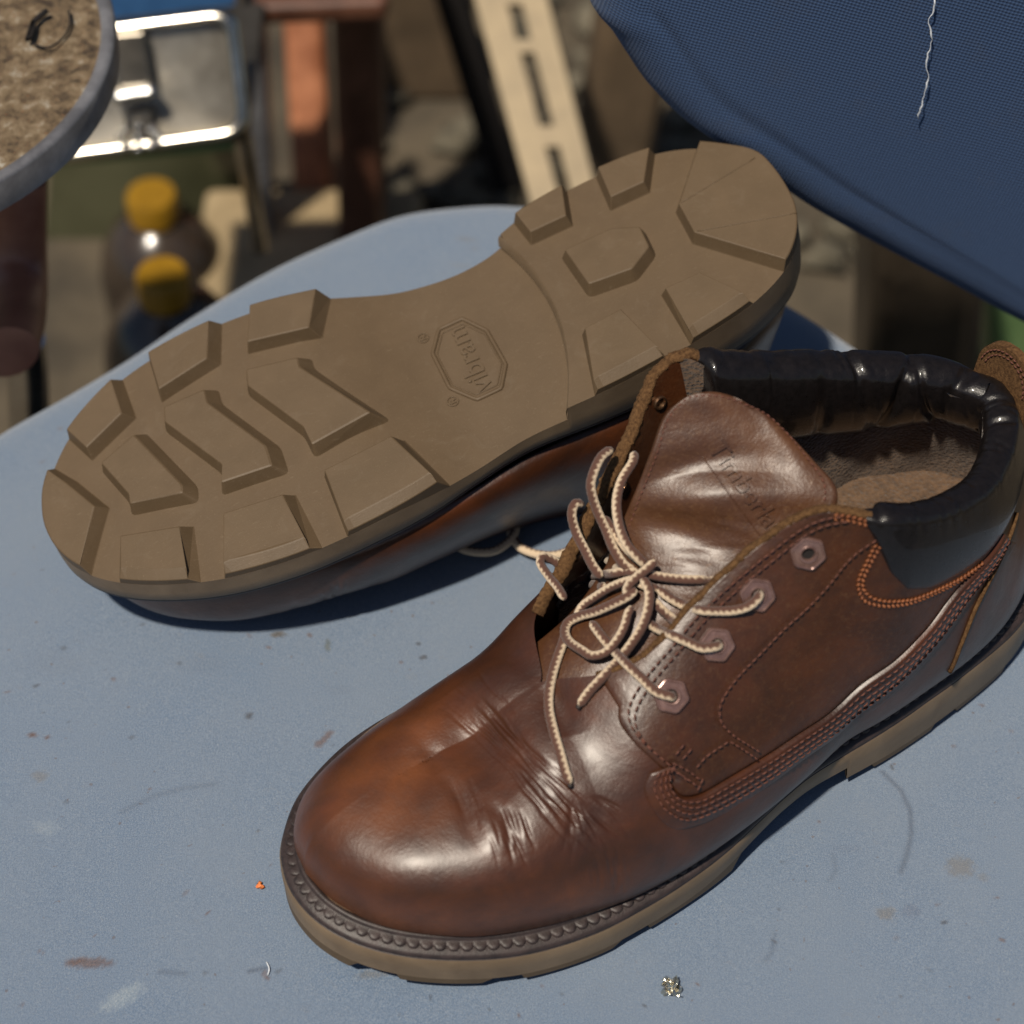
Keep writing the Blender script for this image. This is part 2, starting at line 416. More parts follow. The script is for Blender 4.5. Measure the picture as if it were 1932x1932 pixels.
MED = np.array([
(30.15,-.6,3.25, 25.4,-.6,6.1, .66,.66,0,.0),
(29.85,-1.94,3.2, 25.2,-.6,6.13, .80,.80,0,.0),
(28.8,-3.04,3.0, 24.7,-.6,6.2, .88,.91,0,.03),
(26.9,-3.84,2.85, 23.8,-.5,6.45, .97,1.04,0,.03),
(24.5,-4.27,2.7, 22.6,-.4,6.95, 1.08,1.1,0,.0),
(22,-4.5,2.6, 21.2,-.3,7.64, 1.05,1.07,.05,.0),
(20.2,-4.3,2.6, 20.0,-2.4,7.8, .9,.95,.3,.2),
(18.3,-4.1,2.65, 18.2,-3.3,8.7, 1,1,.6,.5),
(16.4,-3.5,2.7, 16.4,-4.1,10.1, 1,1,.8,.5),
(14.6,-3.0,2.8, 14.7,-4.8,11.6, 1,1,.8,.6),
(12.8,-2.8,2.9, 13.3,-5.5,13.1, 1,1,.8,.55),
(11.2,-2.9,3.0, 12.2,-5.3,13.7, 1,1,.8,.55),
(9.6,-3.5,3.1, 11,-4.7,13.2, 1,1,.9,.5),
(8,-3.7,3.1, 9.4,-4.3,12.6, 1,1,.9,.4),
(6,-3.7,3.15, 7.4,-3.8,11.9, 1,1,.9,.4),
(4,-3.4,3.2, 5.4,-3.1,11.3, 1,1,.9,.4),
(2,-2.3,3.2, 3.6,-2.0,10.95, 1,1,.9,.4),
(.5,-.3,3.2, 2.5,-.35,10.75, 1,1,.9,.45)])
NR = len(LAT)

def surf0(tab, u, v):
    u = np.asarray(u, float); v = np.asarray(v, float)
    r = cr(None, tab, u); B = r[..., 0:3]; T = r[..., 3:6]
    T = np.where((u < 5)[..., None], cr(None, tab[:6, 3:6], np.minimum(u, 5)), T); p, q, lin, bul = (r[..., k] for k in (6, 7, 8, 9))
    a = (1 - (1 - np.clip(v, 0, 1)) ** (1 / np.clip(p, .4, 1.2))) * math.pi / 2
    h = 1 - np.maximum(np.cos(a), 1e-9) ** p; k = np.maximum(np.sin(a), 0) ** q
    lin = np.clip(lin, 0, 1)
    h = h * (1 - lin) + v * lin; k = k * (1 - lin) + v * lin
    P = np.empty(B.shape); P[..., :2] = B[..., :2] + (T - B)[..., :2] * h[..., None]; P[..., 2] = B[..., 2] + (T - B)[..., 2] * k
    e = 1e-3
    d = cr(None, tab, np.clip(u + .05, 0, NR - 1))[..., 0:2] - cr(None, tab, np.clip(u - .05, 0, NR - 1))[..., 0:2]
    nn = np.stack([-d[..., 1], d[..., 0]], -1); nn /= np.linalg.norm(nn, axis=-1)[..., None] + 1e-9
    s = 1.0 if tab is LAT else -1.0
    ref = np.stack([np.zeros_like(u), np.full_like(u, s)], -1)
    sg = np.where(u < 1.2, np.sign(nn[..., 0]), np.where(u > NR - 2.2, -np.sign(nn[..., 0]), np.sign((nn * ref).sum(-1))))
    nn = nn * sg[..., None]
    bb = bul * np.sin(math.pi * np.clip(v, 0, 1) ** .52)
    P[..., :2] += nn * bb[..., None]
    return P

def normals(tab, u, v):
    e = .02; eu = .03
    du = surf0(tab, np.clip(u + eu, 0, NR - 1), v) - surf0(tab, np.clip(u - eu, 0, NR - 1), v)
    dv = surf0(tab, u, np.clip(v + e, 0, .998)) - surf0(tab, u, np.clip(v - e, 0.001, 1))
    n = np.cross(du, dv) * (1 if tab is LAT else -1)
    n /= np.linalg.norm(n, axis=-1)[..., None] + 1e-9
    # on the closed forefoot both sides share the ridge normal at the centre line
    tr = cr(None, tab[:6, 3:6], np.clip(u, .2, 5)) - cr(None, tab[:6, 3:6], np.clip(u, .2, 5) - .2)
    nr = np.stack([tr[..., 2], np.zeros_like(tr[..., 0]), -tr[..., 0]], -1); nr /= np.linalg.norm(nr, axis=-1)[..., None] + 1e-9
    wv = (sstep(.72, 1.0, v) * sstep(6.0, 5.0, u))[..., None]
    n = n * (1 - wv) + nr * wv; n /= np.linalg.norm(n, axis=-1)[..., None] + 1e-9
    return n

# ---- pose of the two boots
class Pose: pass
A = Pose(); yaw = R(212.9); A.s = 1.025
A.R = np.array([[math.cos(yaw), -math.sin(yaw), 0], [math.sin(yaw), math.cos(yaw), 0], [0, 0, 1.0]]); A.t = np.array([19.33, .07, 0.0])
Bp = Pose(); Bp.s = 1.0
az, inc, rol = R(23), R(12), R(5)
L_ = np.array([math.cos(az) * math.cos(inc), math.sin(az) * math.cos(inc), math.sin(inc)]); h_ = np.array([-math.sin(az), math.cos(az), 0]); n0_ = np.cross(L_, h_)
W_ = h_ * math.cos(rol) + n0_ * math.sin(rol); N_ = np.cross(L_, W_)
O_ = np.array([11.0447, 10.8044, 12.3205])
Bp.R = np.stack([-L_, -W_, -N_], 1); Bp.t = O_ - 1.4 * L_ - 1.3 * W_
def toworld(po, P): return po.t + (np.asarray(P, float) * po.s) @ po.R.T
def tolocal(po, P): return ((np.asarray(P, float) - po.t) @ po.R) / po.s
def dlocal(po, d): return (d @ po.R)

# ---- smooth base lateral grid for ray casting
def sample_uv(tab, nu, nv, vmax=1.0):
    u = np.linspace(0, NR - 1, nu)
    fine = cr(None, tab, u)[:, :3]; d = np.r_[0, np.cumsum(np.linalg.norm(np.diff(fine, axis=0), axis=1))]
    # density by mean of bottom and top path
    t = cr(None, tab, u)[:, 3:6]; d2 = np.r_[0, np.cumsum(np.linalg.norm(np.diff(t, axis=0), axis=1))]
    dd = d * .6 + d2 * .4
    uu = np.interp(np.linspace(0, dd[-1], nu), dd, u)
    return np.meshgrid(uu, np.linspace(0, vmax, nv), indexing='ij')

def build_bvh(tab):
    U, V = sample_uv(tab, 240, 60); P = surf0(tab, U, V).reshape(-1, 3)
    f = grid_faces(240, 60)
    return BVHTree.FromPolygons([Vector(p) for p in P], [tuple(map(int, x)) for x in f]), np.stack([U.ravel(), V.ravel()], 1), P, f
BL, UVL, PL, FL = build_bvh(LAT)
BM, UVM, PM, FM = build_bvh(MED)

def uv_of(bvhdata, loc, idx):
    _, UV, P, F = bvhdata; q = F[idx]; c = P[q]; wt = 1 / (np.linalg.norm(c - np.array(loc), axis=1) + 1e-4) ** 2; wt /= wt.sum()
    # refine: bilinear inverse by least squares
    a, b_, c_, d = P[q]; A_ = np.stack([b_ - a, d - a], 1); s, *_ = np.linalg.lstsq(A_, np.array(loc) - a, rcond=None); s = np.clip(s, 0, 1)
    uv = UV[q]; return uv[0] + (uv[1] - uv[0]) * s[0] + (uv[3] - uv[0]) * s[1]
DL = (BL, UVL, PL, FL); DM = (BM, UVM, PM, FM)

def px_uv(px, py, data=None):
    data = data or DL
    o, d = ray(px, py); lo = tolocal(A, o); ld = dlocal(A, d)
    hit = data[0].ray_cast(Vector(lo), Vector(ld))
    if hit[0] is None:
        best = None
        for t in np.linspace(55, 105, 160):
            h = data[0].find_nearest(Vector(lo + ld * t / A.s))
            if best is None or h[3] < best[0][3]: best = (h, t)
        hit = best[0]
    return uv_of(data, hit[0], hit[2])
def pxs_uv(L, data=None): return np.array([px_uv(x, y, data) for x, y in L])
def spt(uv, tab=LAT, off=0.0):
    uv = np.atleast_2d(uv); P = surf0(tab, uv[:, 0], uv[:, 1]); N = normals(tab, uv[:, 0], uv[:, 1]); return P + N * np.broadcast_to(off, (len(uv),))[:, None], N

# ---- creases on the vamp (pixel strokes -> surface)
def c6(L): return [(976.7 + x * .3676, 799 + y * .3676) for x, y in L]
def c7(L): return [(473.5 + x * .4289, 1183.8 + y * .4289) for x, y in L]
def c8(L): return [(1124.7 + x * .4179, 1124.7 + y * .4179) for x, y in L]
def c5(L): return [(947 + x * .5098, 621.5 + y * .5098) for x, y in L]
STROKES = []   # (local polyline 3d, depth, width)
def stroke(pxl, depth, width, data=None):
    P = []
    for px, py in pxl:
        o, d = ray(px, py); lo = Vector(tolocal(A, o)); ld = Vector(dlocal(A, d)); best = None
        for bb in (BL, BM):
            h = bb.ray_cast(lo, ld)
            if h[0] is not None and (best is None or h[3] < best[3]): best = h
        if best is not None: P.append(tuple(best[0]))
    if len(P) < 2: return
    P = np.array(P); STROKES.append((resample(P, .35), depth, width))
big = [([(850,300),(900,360),(960,470),(1060,600),(1180,720)], -.20, .75), ([(1000,170),(1080,260),(1180,400),(1300,560),(1420,700)], .12, .9),
       ([(830,640),(880,700),(930,790),(960,870),(1000,950)], -.07, .28), ([(1060,760),(1090,820),(1130,920),(1170,1010)], -.07, .25),
       ([(640,360),(720,450),(780,540),(830,640)], -.05, .3), ([(1290,240),(1360,330),(1400,480)], -.12, .6), ([(1150,120),(1250,200),(1330,320),(1400,470)], -.08, .4),
       ([(1340,1040),(1390,1130),(1400,1220)], -.03, .18), ([(1000,800),(1080,900),(1120,1000)], .06, .4), ([(1700,840),(1760,900),(1800,1000)], -.03, .3)]
for L, d, wd in big:
    pl = c7(L)
    uv = []
    stroke(pl, d, wd)
# fan of fine wrinkles through the flex point
base_l = np.array([(860,250),(960,330),(1060,430),(1170,550),(1290,680),(1400,790),(1500,890),(1600,960)], float)
for k in range(64):
    off = rng.normal() * 62 + 8; st = rng.uniform(0, 4.2); ln = rng.uniform(1.6, 3.2)
    t = np.linspace(st, min(7, st + ln), 6)
    c = cr(None, base_l, t); tn = np.gradient(c, axis=0); nn = np.stack([-tn[:, 1], tn[:, 0]], 1); nn /= np.linalg.norm(nn, axis=1)[:, None]
    spread = .6 + .5 * np.abs(t - 3.2) / 3.5
    c = c + nn * (off * spread)[:, None] + rng.normal(size=(6, 2)) * 5
    stroke(c7(c), rng.uniform(-.034, -.012), rng.uniform(.045, .07))
fan_c = np.array([1380, 690.])
for k in range(34):
    a = R(rng.uniform(20, 80)); r0 = rng.uniform(50, 170); r1 = r0 + rng.uniform(90, 260); t = np.linspace(r0, r1, 5)
    bend = rng.uniform(-.1, .25)
    c = np.stack([fan_c[0] + t * np.cos(a + bend * (t - r0) / 200), fan_c[1] + t * np.sin(a + bend * (t - r0) / 200)], 1)
    stroke(c7(c), rng.uniform(-.030, -.014), rng.uniform(.045, .07))
for k in range(16):
    x0 = rng.uniform(1040, 1200); y0 = rng.uniform(780, 960); c = np.array([(x0, y0), (x0 + 25, y0 + 60), (x0 + 40 + rng.uniform(-10, 20), y0 + 130)])
    stroke(c7(c), rng.uniform(-.04, -.02), .06)
for k in range(14):
    x0 = rng.uniform(1480, 1640); y0 = rng.uniform(940, 1060); c = np.array([(x0, y0), (x0 + 15, y0 + 50), (x0 + 22 + rng.uniform(-6, 12), y0 + 110)])
    stroke(c7(c), rng.uniform(-.04, -.02), .06)
for k in range(10):
    x0 = rng.uniform(850, 960); y0 = rng.uniform(640, 800); c = np.array([(x0, y0), (x0 + 40, y0 + 80), (x0 + 60, y0 + 150)])
    stroke(c7(c), rng.uniform(-.02, -.01), .06)

def crease_disp(P):
    D = np.zeros(len(P))
    for L, depth, wd in STROKES:
        lo = L.min(0) - 3 * wd; hi = L.max(0) + 3 * wd
        m = np.where(((P > lo) & (P < hi)).all(1))[0]
        if len(m) == 0: continue
        Q = P[m]; best = np.full(len(m), 1e9); bt = np.zeros(len(m)); n = len(L)
        for i in range(n - 1):
            a, b_ = L[i], L[i + 1]; ab = b_ - a; t = np.clip(((Q - a) @ ab) / (ab @ ab + 1e-12), 0, 1)
            dd = ((Q - a - t[:, None] * ab) ** 2).sum(1); c = dd < best; best[c] = dd[c]; bt[c] = (i + t[c]) / (n - 1)
        D[m] += depth * np.exp(-best / wd ** 2) * np.sin(math.pi * np.clip(bt * .94 + .03, 0, 1)) ** .7
    return D

# eyelet seats press the quarter in a little
EYE = [(1265, 1312), (1350, 1215), (1427, 1120), (1523, 1040)]
EYUV = pxs_uv(EYE)

def upper_side(tab, nu, nv):
    U, V = sample_uv(tab, nu, nv); u, v = U.ravel(), V.ravel()
    P = surf0(tab, u, v); N = normals(tab, u, v)
    D = crease_disp(P)
    lump = .03 * np.sin(P[:, 0] * 1.3 + P[:, 2]) * np.sin(P[:, 1] * 1.7 + P[:, 2] * 1.1) * sstep(0, .2, v) * sstep(1, .85, v)
    P2 = P + N * (D + lump)[:, None]
    x, y, z = P2.T
    burn = .80 * np.exp(-((x - 27.0) / 2.3) ** 2 - ((y + .3) / 2.4) ** 2) * sstep(4.6, 5.8, z) + .65 * sstep(5.4, 3.6, z) * sstep(18, 25, x) * sstep(2.8, 3.4, z)
    burn += .35 * np.exp(-((x - 24.5) / 1.6) ** 2 - ((y + 2.0) / 1.8) ** 2)
    burn *= .75 + .35 * np.sin(x * 2.1) * np.sin(y * 2.7 + z)
    return P2, N, u, v, np.clip(burn, 0, 1)

# patches lying on the surface
def to2(uv): return np.stack([uv[:, 0] * 2.0, uv[:, 1] * 9.5], 1)
def from2(p): return np.stack([p[:, 0] / 2.0, p[:, 1] / 9.5], 1)
def patch(name, uvpoly, hfun, mat, parent, step=.12, tab=LAT, attrs=None, insets=(.05, .1)):
    poly = to2(np.asarray(uvpoly)); poly = resample(poly, step * .7, closed=True, smooth=False)
    mn, mx = poly.min(0), poly.max(0)
    X, Y = np.meshgrid(np.arange(mn[0], mx[0], step), np.arange(mn[1], mx[1], step), indexing='ij')
    G = np.stack([X.ravel(), Y.ravel()], 1); G = G[inpoly(G, poly)]; G = G[distpoly(G, poly, True) > insets[-1] + step * .4]
    rings = []
    T = np.roll(poly, -1, 0) - np.roll(poly, 1, 0); T /= np.linalg.norm(T, axis=1)[:, None] + 1e-9; Nn = np.stack([-T[:, 1], T[:, 0]], 1)
    area = 0.5 * np.sum(poly[:, 0] * np.roll(poly[:, 1], -1) - np.roll(poly[:, 0], -1) * poly[:, 1])
    if area < 0: Nn = -Nn
    for r_ in insets:
        q = poly + Nn * r_; d = distpoly(q, poly, True); q = q[(d > r_ * .8) & inpoly(q, poly)]; rings.append(q)
    pts = np.vstack([poly] + rings + [G]); n = len(poly)
    res = delaunay_2d_cdt([Vector(p) for p in pts], [(i, (i + 1) % n) for i in range(n)], [list(range(n))], 1, 1e-5)
    V2 = np.array([tuple(p) for p in res[0]]); F = res[2]
    uv = from2(V2); uv[:, 1] = np.clip(uv[:, 1], 0, 1); uv[:, 0] = np.clip(uv[:, 0], 0, NR - 1)
    P, N = spt(uv, tab); d = distpoly(V2, poly, True)
    h = hfun(d, V2, P)
    D = crease_disp(P)
    P = P + N * (h + D * .8)[:, None]
    F = np.array([list(f) for f in F if len(f) == 3])
    # orient outward
    fn = np.cross(P[F[:, 1]] - P[F[:, 0]], P[F[:, 2]] - P[F[:, 0]]); s = (fn * N[F[:, 0]]).sum(1) < 0
    F[s] = F[s][:, ::-1]
    at = {'burn': np.zeros(len(P))}
    if attrs: at.update(attrs(P))
    return mk(name, P, F, mat, parent, True, at)

# stitches
def stitch_row(P, N, pitch=.26, ln=.2, r=.034, lift=.02, slant=0.0, gap_noise=.02):
    """P dense polyline in 3D with normals -> capsules"""
    d = np.r_[0, np.cumsum(np.linalg.norm(np.diff(P, axis=0), axis=1))]
    parts = []
    s = pitch * .5
    while s < d[-1] - ln / 2:
        c = np.array([np.interp(s, d, P[:, j]) for j in range(3)]); n = np.array([np.interp(s, d, N[:, j]) for j in range(3)]); n /= np.linalg.norm(n)
        e = min(s + .05, d[-1]); t = np.array([np.interp(e, d, P[:, j]) for j in range(3)]) - c; t /= np.linalg.norm(t) + 1e-9
        b_ = np.cross(n, t); t2 = t + b_ * (slant + rng.normal() * .05); t2 /= np.linalg.norm(t2); b2 = np.cross(n, t2)
        L = ln * (1 + rng.normal() * .06) / 2; prof = [(-1, .25, -.7), (-.6, .9, .1), (0, 1.05, .35), (.6, .9, .1), (1, .25, -.7)]
        ring = []
        for a_, rr, hh in prof:
            cc = c + t2 * a_ * L + n * (lift + hh * r)
            ring.append([cc + (b2 * math.cos(q) + n * math.sin(q)) * r * rr for q in (0, 1.047, 2.094, 3.1416, 4.19, 5.236)])
        parts.append(loft(np.array(ring)))
        s += pitch * (1 + rng.normal() * gap_noise)
    return parts

def row_px(L, off=.02, step=.1, data=None):
    uv = pxs_uv(L, data); p2 = resample(to2(uv), step); uv2 = from2(p2); uv2[:, 1] = np.clip(uv2[:, 1], 0, 1); P, N = spt(uv2, LAT); return P + N * off + N * (crease_disp(P) * .8)[:, None], N

print("surface ready")

# ------------------------------------------------------------------ lugs (traced on the sole plane; raw -> local)
RAW = {
 'T1': ([(31.5,-3.2),(30.2,-1.2),(30.9,.5),(31.3,1.4)], 'o'),
 'LA': ([(30.0,2.6),(29.6,1.4),(27.9,2.0),(27.7,3.5)], 'o'),
 'LB': ([(26.0,3.9),(26.2,2.2),(24.1,2.5),(23.4,4.1)], 'o'),
 'LC': ([(21.7,4.0),(22.4,2.4),(20.1,1.8),(19.2,3.2)], 'o'),
 'C1': ([(29.3,.4),(27.8,.8),(26.9,-2.3),(27.0,-2.6),(28.9,-1.9),(28.8,-1.5)], 'c'),
 'C2': ([(26.3,1.3),(24.7,1.2),(24.8,.6),(23.5,-2.4),(23.6,-3.3),(25.5,-3.0),(25.2,-2.3),(26.5,.7)], 'c'),
 'C3': ([(22.9,1.2),(21.0,.7),(21.1,.3),(19.5,-3.0),(21.9,-3.2),(21.9,-2.3),(23.1,.5)], 'c'),
 'D1': ([(27.9,-5.6),(27.6,-3.9),(29.7,-3.0),(30.4,-4.5)], 'b'),
 'D2': ([(23.6,-6.8),(23.7,-4.7),(25.9,-4.3),(26.7,-6.3)], 'b'),
 'D3': ([(18.6,-6.2),(19.2,-4.4),(21.9,-4.5),(22.1,-6.8)], 'b'),
 'H1': ([(11.0,2.9),(10.8,1.5),(9.3,1.5),(8.8,2.9)], 'o'),
 'H2': ([(7.2,3.1),(7.4,1.4),(6.0,1.4),(5.1,2.7)], 'o'),
 'H3': ([(10.0,0),(8.1,0),(7.1,-.5),(7.2,-1.5),(8.2,-2.1),(9.9,-1.9)], 'c'),
 'H4': ([(3.1,-4.6),(5.4,-1.8),(5.3,-.3),(3.3,2.0)], 'o'),
 'H5': ([(5.0,-5.6),(6.1,-3.6),(7.5,-3.6),(7.6,-5.9)], 'b'),
 'H6': ([(8.9,-5.9),(9.4,-3.6),(10.9,-3.7),(11.6,-5.9)], 'b')}

def offset_chain(P, d):
    """offset open chain / closed polygon vertices with per-edge distances. returns new vertices; P (n,2), edges i->i+1, d len n (closed)"""
    n = len(P); out = []
    T = np.roll(P, -1, 0) - P; T /= np.linalg.norm(T, axis=1)[:, None] + 1e-12; Nn = np.stack([T[:, 1], -T[:, 0]], 1)
    area = 0.5 * np.sum(P[:, 0] * np.roll(P[:, 1], -1) - np.roll(P[:, 0], -1) * P[:, 1])
    if area < 0: Nn = -Nn
    dd = d(Nn) if callable(d) else d
    for i in range(n):
        a = (i - 1) % n; A2 = np.stack([Nn[a], Nn[i]]); rhs = np.array([dd[a], dd[i]]) + 0
        if abs(np.linalg.det(A2)) < .12: s = (Nn[a] * dd[a] + Nn[i] * dd[i]) / 2
        else: s = np.linalg.solve(A2, rhs)
        L = np.linalg.norm(s)
        if L > 1.2: s = s / L * 1.2
        out.append(P[i] + s)
    return np.array(out), Nn, dd

def build_lug(key, parent):
    raw, kind = RAW[key]
    P = np.array([(x - 1.4, -(y + 1.3)) for x, y in raw]); heel = key[0] == 'H'
    def draft(Nn):
        if heel: return np.full(len(Nn), .2) + .06 * np.maximum(0, Nn[:, 1])
        return .13 + .36 * np.maximum(0, -Nn[:, 0]) + .10 * np.maximum(0, Nn[:, 1])
    ztopf = lambda q: spring(q[:, 0]) + 0.0
    zb = lambda q: np.array([zbase(a, b_) for a, b_ in q]) + .06
    if kind == 'c':
        Bq, Nn, dd = offset_chain(P, draft)
        def rnd(Q, r):   # round the corners
            out = []
            n = len(Q)
            for i in range(n):
                a, b_, c = Q[i - 1], Q[i], Q[(i + 1) % n]; la = min(r, .4 * np.linalg.norm(a - b_)); lc = min(r, .4 * np.linalg.norm(c - b_))
                p = b_ + (a - b_) / np.linalg.norm(a - b_) * la; q = b_ + (c - b_) / np.linalg.norm(c - b_) * lc
                for t in (0, .33, .67, 1): out.append((1 - t) ** 2 * p + 2 * t * (1 - t) * b_ + t * t * q)
            return np.array(out)
        Tp, Bq = rnd(P, .07), rnd(Bq, .22)
        m = len(Tp)
        lv = [(Tp * .97 + Bq * .03 * 1, ztopf(Tp) + 0), (Tp * .9 + Bq * .1, ztopf(Tp) + .03), (Tp * .15 + Bq * .85, zb(Bq) * .8 + ztopf(Bq) * .2 - .03), (Bq + (Bq - Tp) * .12, zb(Bq) + .0)]
        lv[0] = (Tp + (P.mean(0) - Tp) * .02, ztopf(Tp))
    else:
        # inner chain p0..pk, outer chain along outline from pk to p0
        def near(q): return int(np.argmin(((OUTR - q) ** 2).sum(1)))
        bevl = .38 if kind == 'b' else .05
        i0, i1 = near(P[0]), near(P[-1])
        dfw = (i0 - i1) % NOUT; dbw = (i1 - i0) % NOUT
        idx = [(i1 + k) % NOUT for k in range(dfw + 1)] if dfw < dbw else [(i1 - k) % NOUT for k in range(dbw + 1)]
        idx = idx[::3] + ([idx[-1]] if (len(idx) - 1) % 3 else [])
        outer = OUTR[idx]; on = OUTN[idx]
        inner = P[1:-1]
        chain_in = np.vstack([outer[-1], inner, outer[0]])      # p0 ... pk
        # offset only inner edges
        n = len(chain_in); T = chain_in[1:] - chain_in[:-1]; T /= np.linalg.norm(T, axis=1)[:, None]; Nn = np.stack([T[:, 1], -T[:, 0]], 1)
        cen = np.vstack([inner, outer]).mean(0)
        for i in range(n - 1):
            if (Nn[i] @ ((chain_in[i] + chain_in[i + 1]) / 2 - cen)) < 0: Nn[i] = -Nn[i]
        dd = draft(Nn)
        bi = []
        for i in range(n):
            if i == 0: bi.append(chain_in[0] + T[0] * 0 + (lambda tn: tn * dd[0] * 1.0)(Nn[0] - on[-1] * (Nn[0] @ on[-1])))
            elif i == n - 1: bi.append(chain_in[-1] + (Nn[-1] - on[0] * (Nn[-1] @ on[0])) * dd[-1])
            else: bi.append(chain_in[i] + np.linalg.solve(np.stack([Nn[i - 1], Nn[i]]), np.array([dd[i - 1], dd[i]])))
        bi = np.array(bi)
        wv = np.array([bevl * (1.0 + .04 * math.sin(k * .35 + i0)) for k in range(len(outer))]) if kind == 'b' else np.full(len(outer), bevl)
        wv[0] *= .8; wv[-1] *= .8
        to = outer - on * wv[:, None]
        top_in = np.vstack([to[-1], inner, to[0]])
        # base positions of outer chain: extend ends
        bo = outer - on * .004; bo2 = bo.copy(); bo2[0] = bi[-1] - on[0] * .004; bo2[-1] = bi[0] - on[-1] * .004
        Tp = np.vstack([inner, to]); Bq = np.vstack([bi[1:-1], bo2]); Mid = np.vstack([inner, bo])
        kin = len(inner)
        zt = ztopf(Tp); zbv = zb(Bq)
        zo = np.where(np.arange(len(Tp)) < kin, zt + .03, zt + (.24 if kind == 'b' else .05))
        lv = [(Tp, zt), (np.vstack([inner * .9 + bi[1:-1] * .1, bo * .97 + bo2 * .03]), zo), (np.vstack([inner * .15 + bi[1:-1] * .85, bo * .2 + bo2 * .8]), zbv * .85 + zt * .15), (np.vstack([bi[1:-1] * 1.12 - inner * .12, bo2]), zbv)]
    rings = np.array([np.column_stack([q, z]) for q, z in lv])
    V, F = loft(rings, True, (True, True))
    o = mk("lug", V, F, M['lug'], parent, False)
    bevel(o, .035, 2, 30)
    return o

def fix_normals(o):
    import bmesh
    bm = bmesh.new(); bm.from_mesh(o.data); bmesh.ops.recalc_face_normals(bm, faces=bm.faces); bm.to_mesh(o.data); bm.free()

def text_mesh(body, size, extrude, name, mat, parent, spacing=1.0, shear=0.0):
    cu = bpy.data.curves.new(name, 'FONT'); cu.body = body; cu.size = size * CM; cu.extrude = extrude * CM; cu.bevel_depth = .012 * CM; cu.bevel_resolution = 1
    cu.align_x = 'CENTER'; cu.align_y = 'CENTER'; cu.shear = shear; cu.space_character = spacing
    t = bpy.data.objects.new("tmp_text", cu); scene.collection.objects.link(t)
    dg = bpy.context.evaluated_depsgraph_get(); me = bpy.data.meshes.new_from_object(t.evaluated_get(dg))
    bpy.data.objects.remove(t); bpy.data.curves.remove(cu)
    v = np.empty(len(me.vertices) * 3); me.vertices.foreach_get("co", v); v = v.reshape(-1, 3) / CM
    F = [tuple(p.vertices) for p in me.polygons]; bpy.data.meshes.remove(me)
    return v, F

# ------------------------------------------------------------------ build the standing boot (all parts children of root)
ROOTS = {}
rootA = empty("ankle_boot"); ROOTS['A'] = rootA
tag(rootA, "brown leather ankle boot standing upright on the blue seat with loosely tied striped laces", "boot", "pair of brown leather boots")
Rm = Matrix([list(r) for r in A.R])
rootA.matrix_world = Matrix.Translation(A.t * CM) @ Rm.to_4x4() @ Matrix.Scale(A.s, 4)

# --- upper (vamp, continues as the body under the overlays)
def build_upper():
    Vs, Fs, bs = [], [], []; off = 0
    for tab, nu, nv in ((LAT, 820, 180), (MED, 640, 140)):
        P, N, u, v, burn = upper_side(tab, nu, nv)
        f = grid_faces(nu, nv, flip=(tab is LAT)) + off
        Vs.append(P); Fs.append(f); bs.append(burn); off += len(P)
    V = np.vstack(Vs); F = np.vstack(Fs); b = np.concatenate(bs)
    o = mk("vamp", V, F, M['leather'], rootA, True, {'burn': b})
    # weld the centre lines
    import bmesh
    bm = bmesh.new(); bm.from_mesh(o.data); bmesh.ops.remove_doubles(bm, verts=bm.verts, dist=.0002); bm.to_mesh(o.data); bm.free()
    return o
vamp = build_upper()
print("vamp")

# --- inner shell (lining) below the rim, both sides
def inner_shell():
    parts = []; off = 0; Vs = []; Fs = []
    for tab in (LAT, MED):
        nu, nv = 160, 40
        U, V = np.meshgrid(np.linspace(7.2, NR - 1, nu), np.linspace(.02, 1, nv), indexing='ij'); u, v = U.ravel(), V.ravel()
        P = surf0(tab, u, v); N = normals(tab, u, v)
        th = .22 + .5 * sstep(10.5, 12, u)
        th = th * (1 - .0 * v)
        wr = .05 * np.sin(P[:, 0] * 2.3 + P[:, 2] * 1.2) * sstep(11, 12, u)
        Q = P - N * (th + wr)[:, None]
        Vs.append(Q); Fs.append(grid_faces(nu, nv, flip=(tab is MED)) + off); off += len(Q)
    return mk("lining", np.vstack(Vs), np.vstack(Fs), M['lining'], rootA, True)
lin = inner_shell()
# insole
ins = OUTR[::4] - OUTN[::4] * .72
insz = np.array([3.1 + 1.7 * (1 - sstep(5, 15, x)) for x in ins[:, 0]])
n_i = len(ins)
mk("insole", np.vstack([np.column_stack([ins, insz]), [[8, -.2, 4.5]], ]), [(i, (i + 1) % n_i, n_i) for i in range(n_i)], M['lining'], rootA, True)

# --- eyestay inner facings: smooth leather seen from inside on the medial flap
def facing():
    nu, nv = 90, 26
    U, V = np.meshgrid(np.linspace(6.7, 12.3, nu), np.linspace(.55, .995, nv), indexing='ij'); u, v = U.ravel(), V.ravel()
    P, N = spt(np.stack([u, v], 1), MED); Q = P - N * .27
    return mk("eyestay_facing", Q, grid_faces(nu, nv, flip=True), M['leather_q'], rootA, True, {'burn': np.full(len(Q), .25)})
facing()

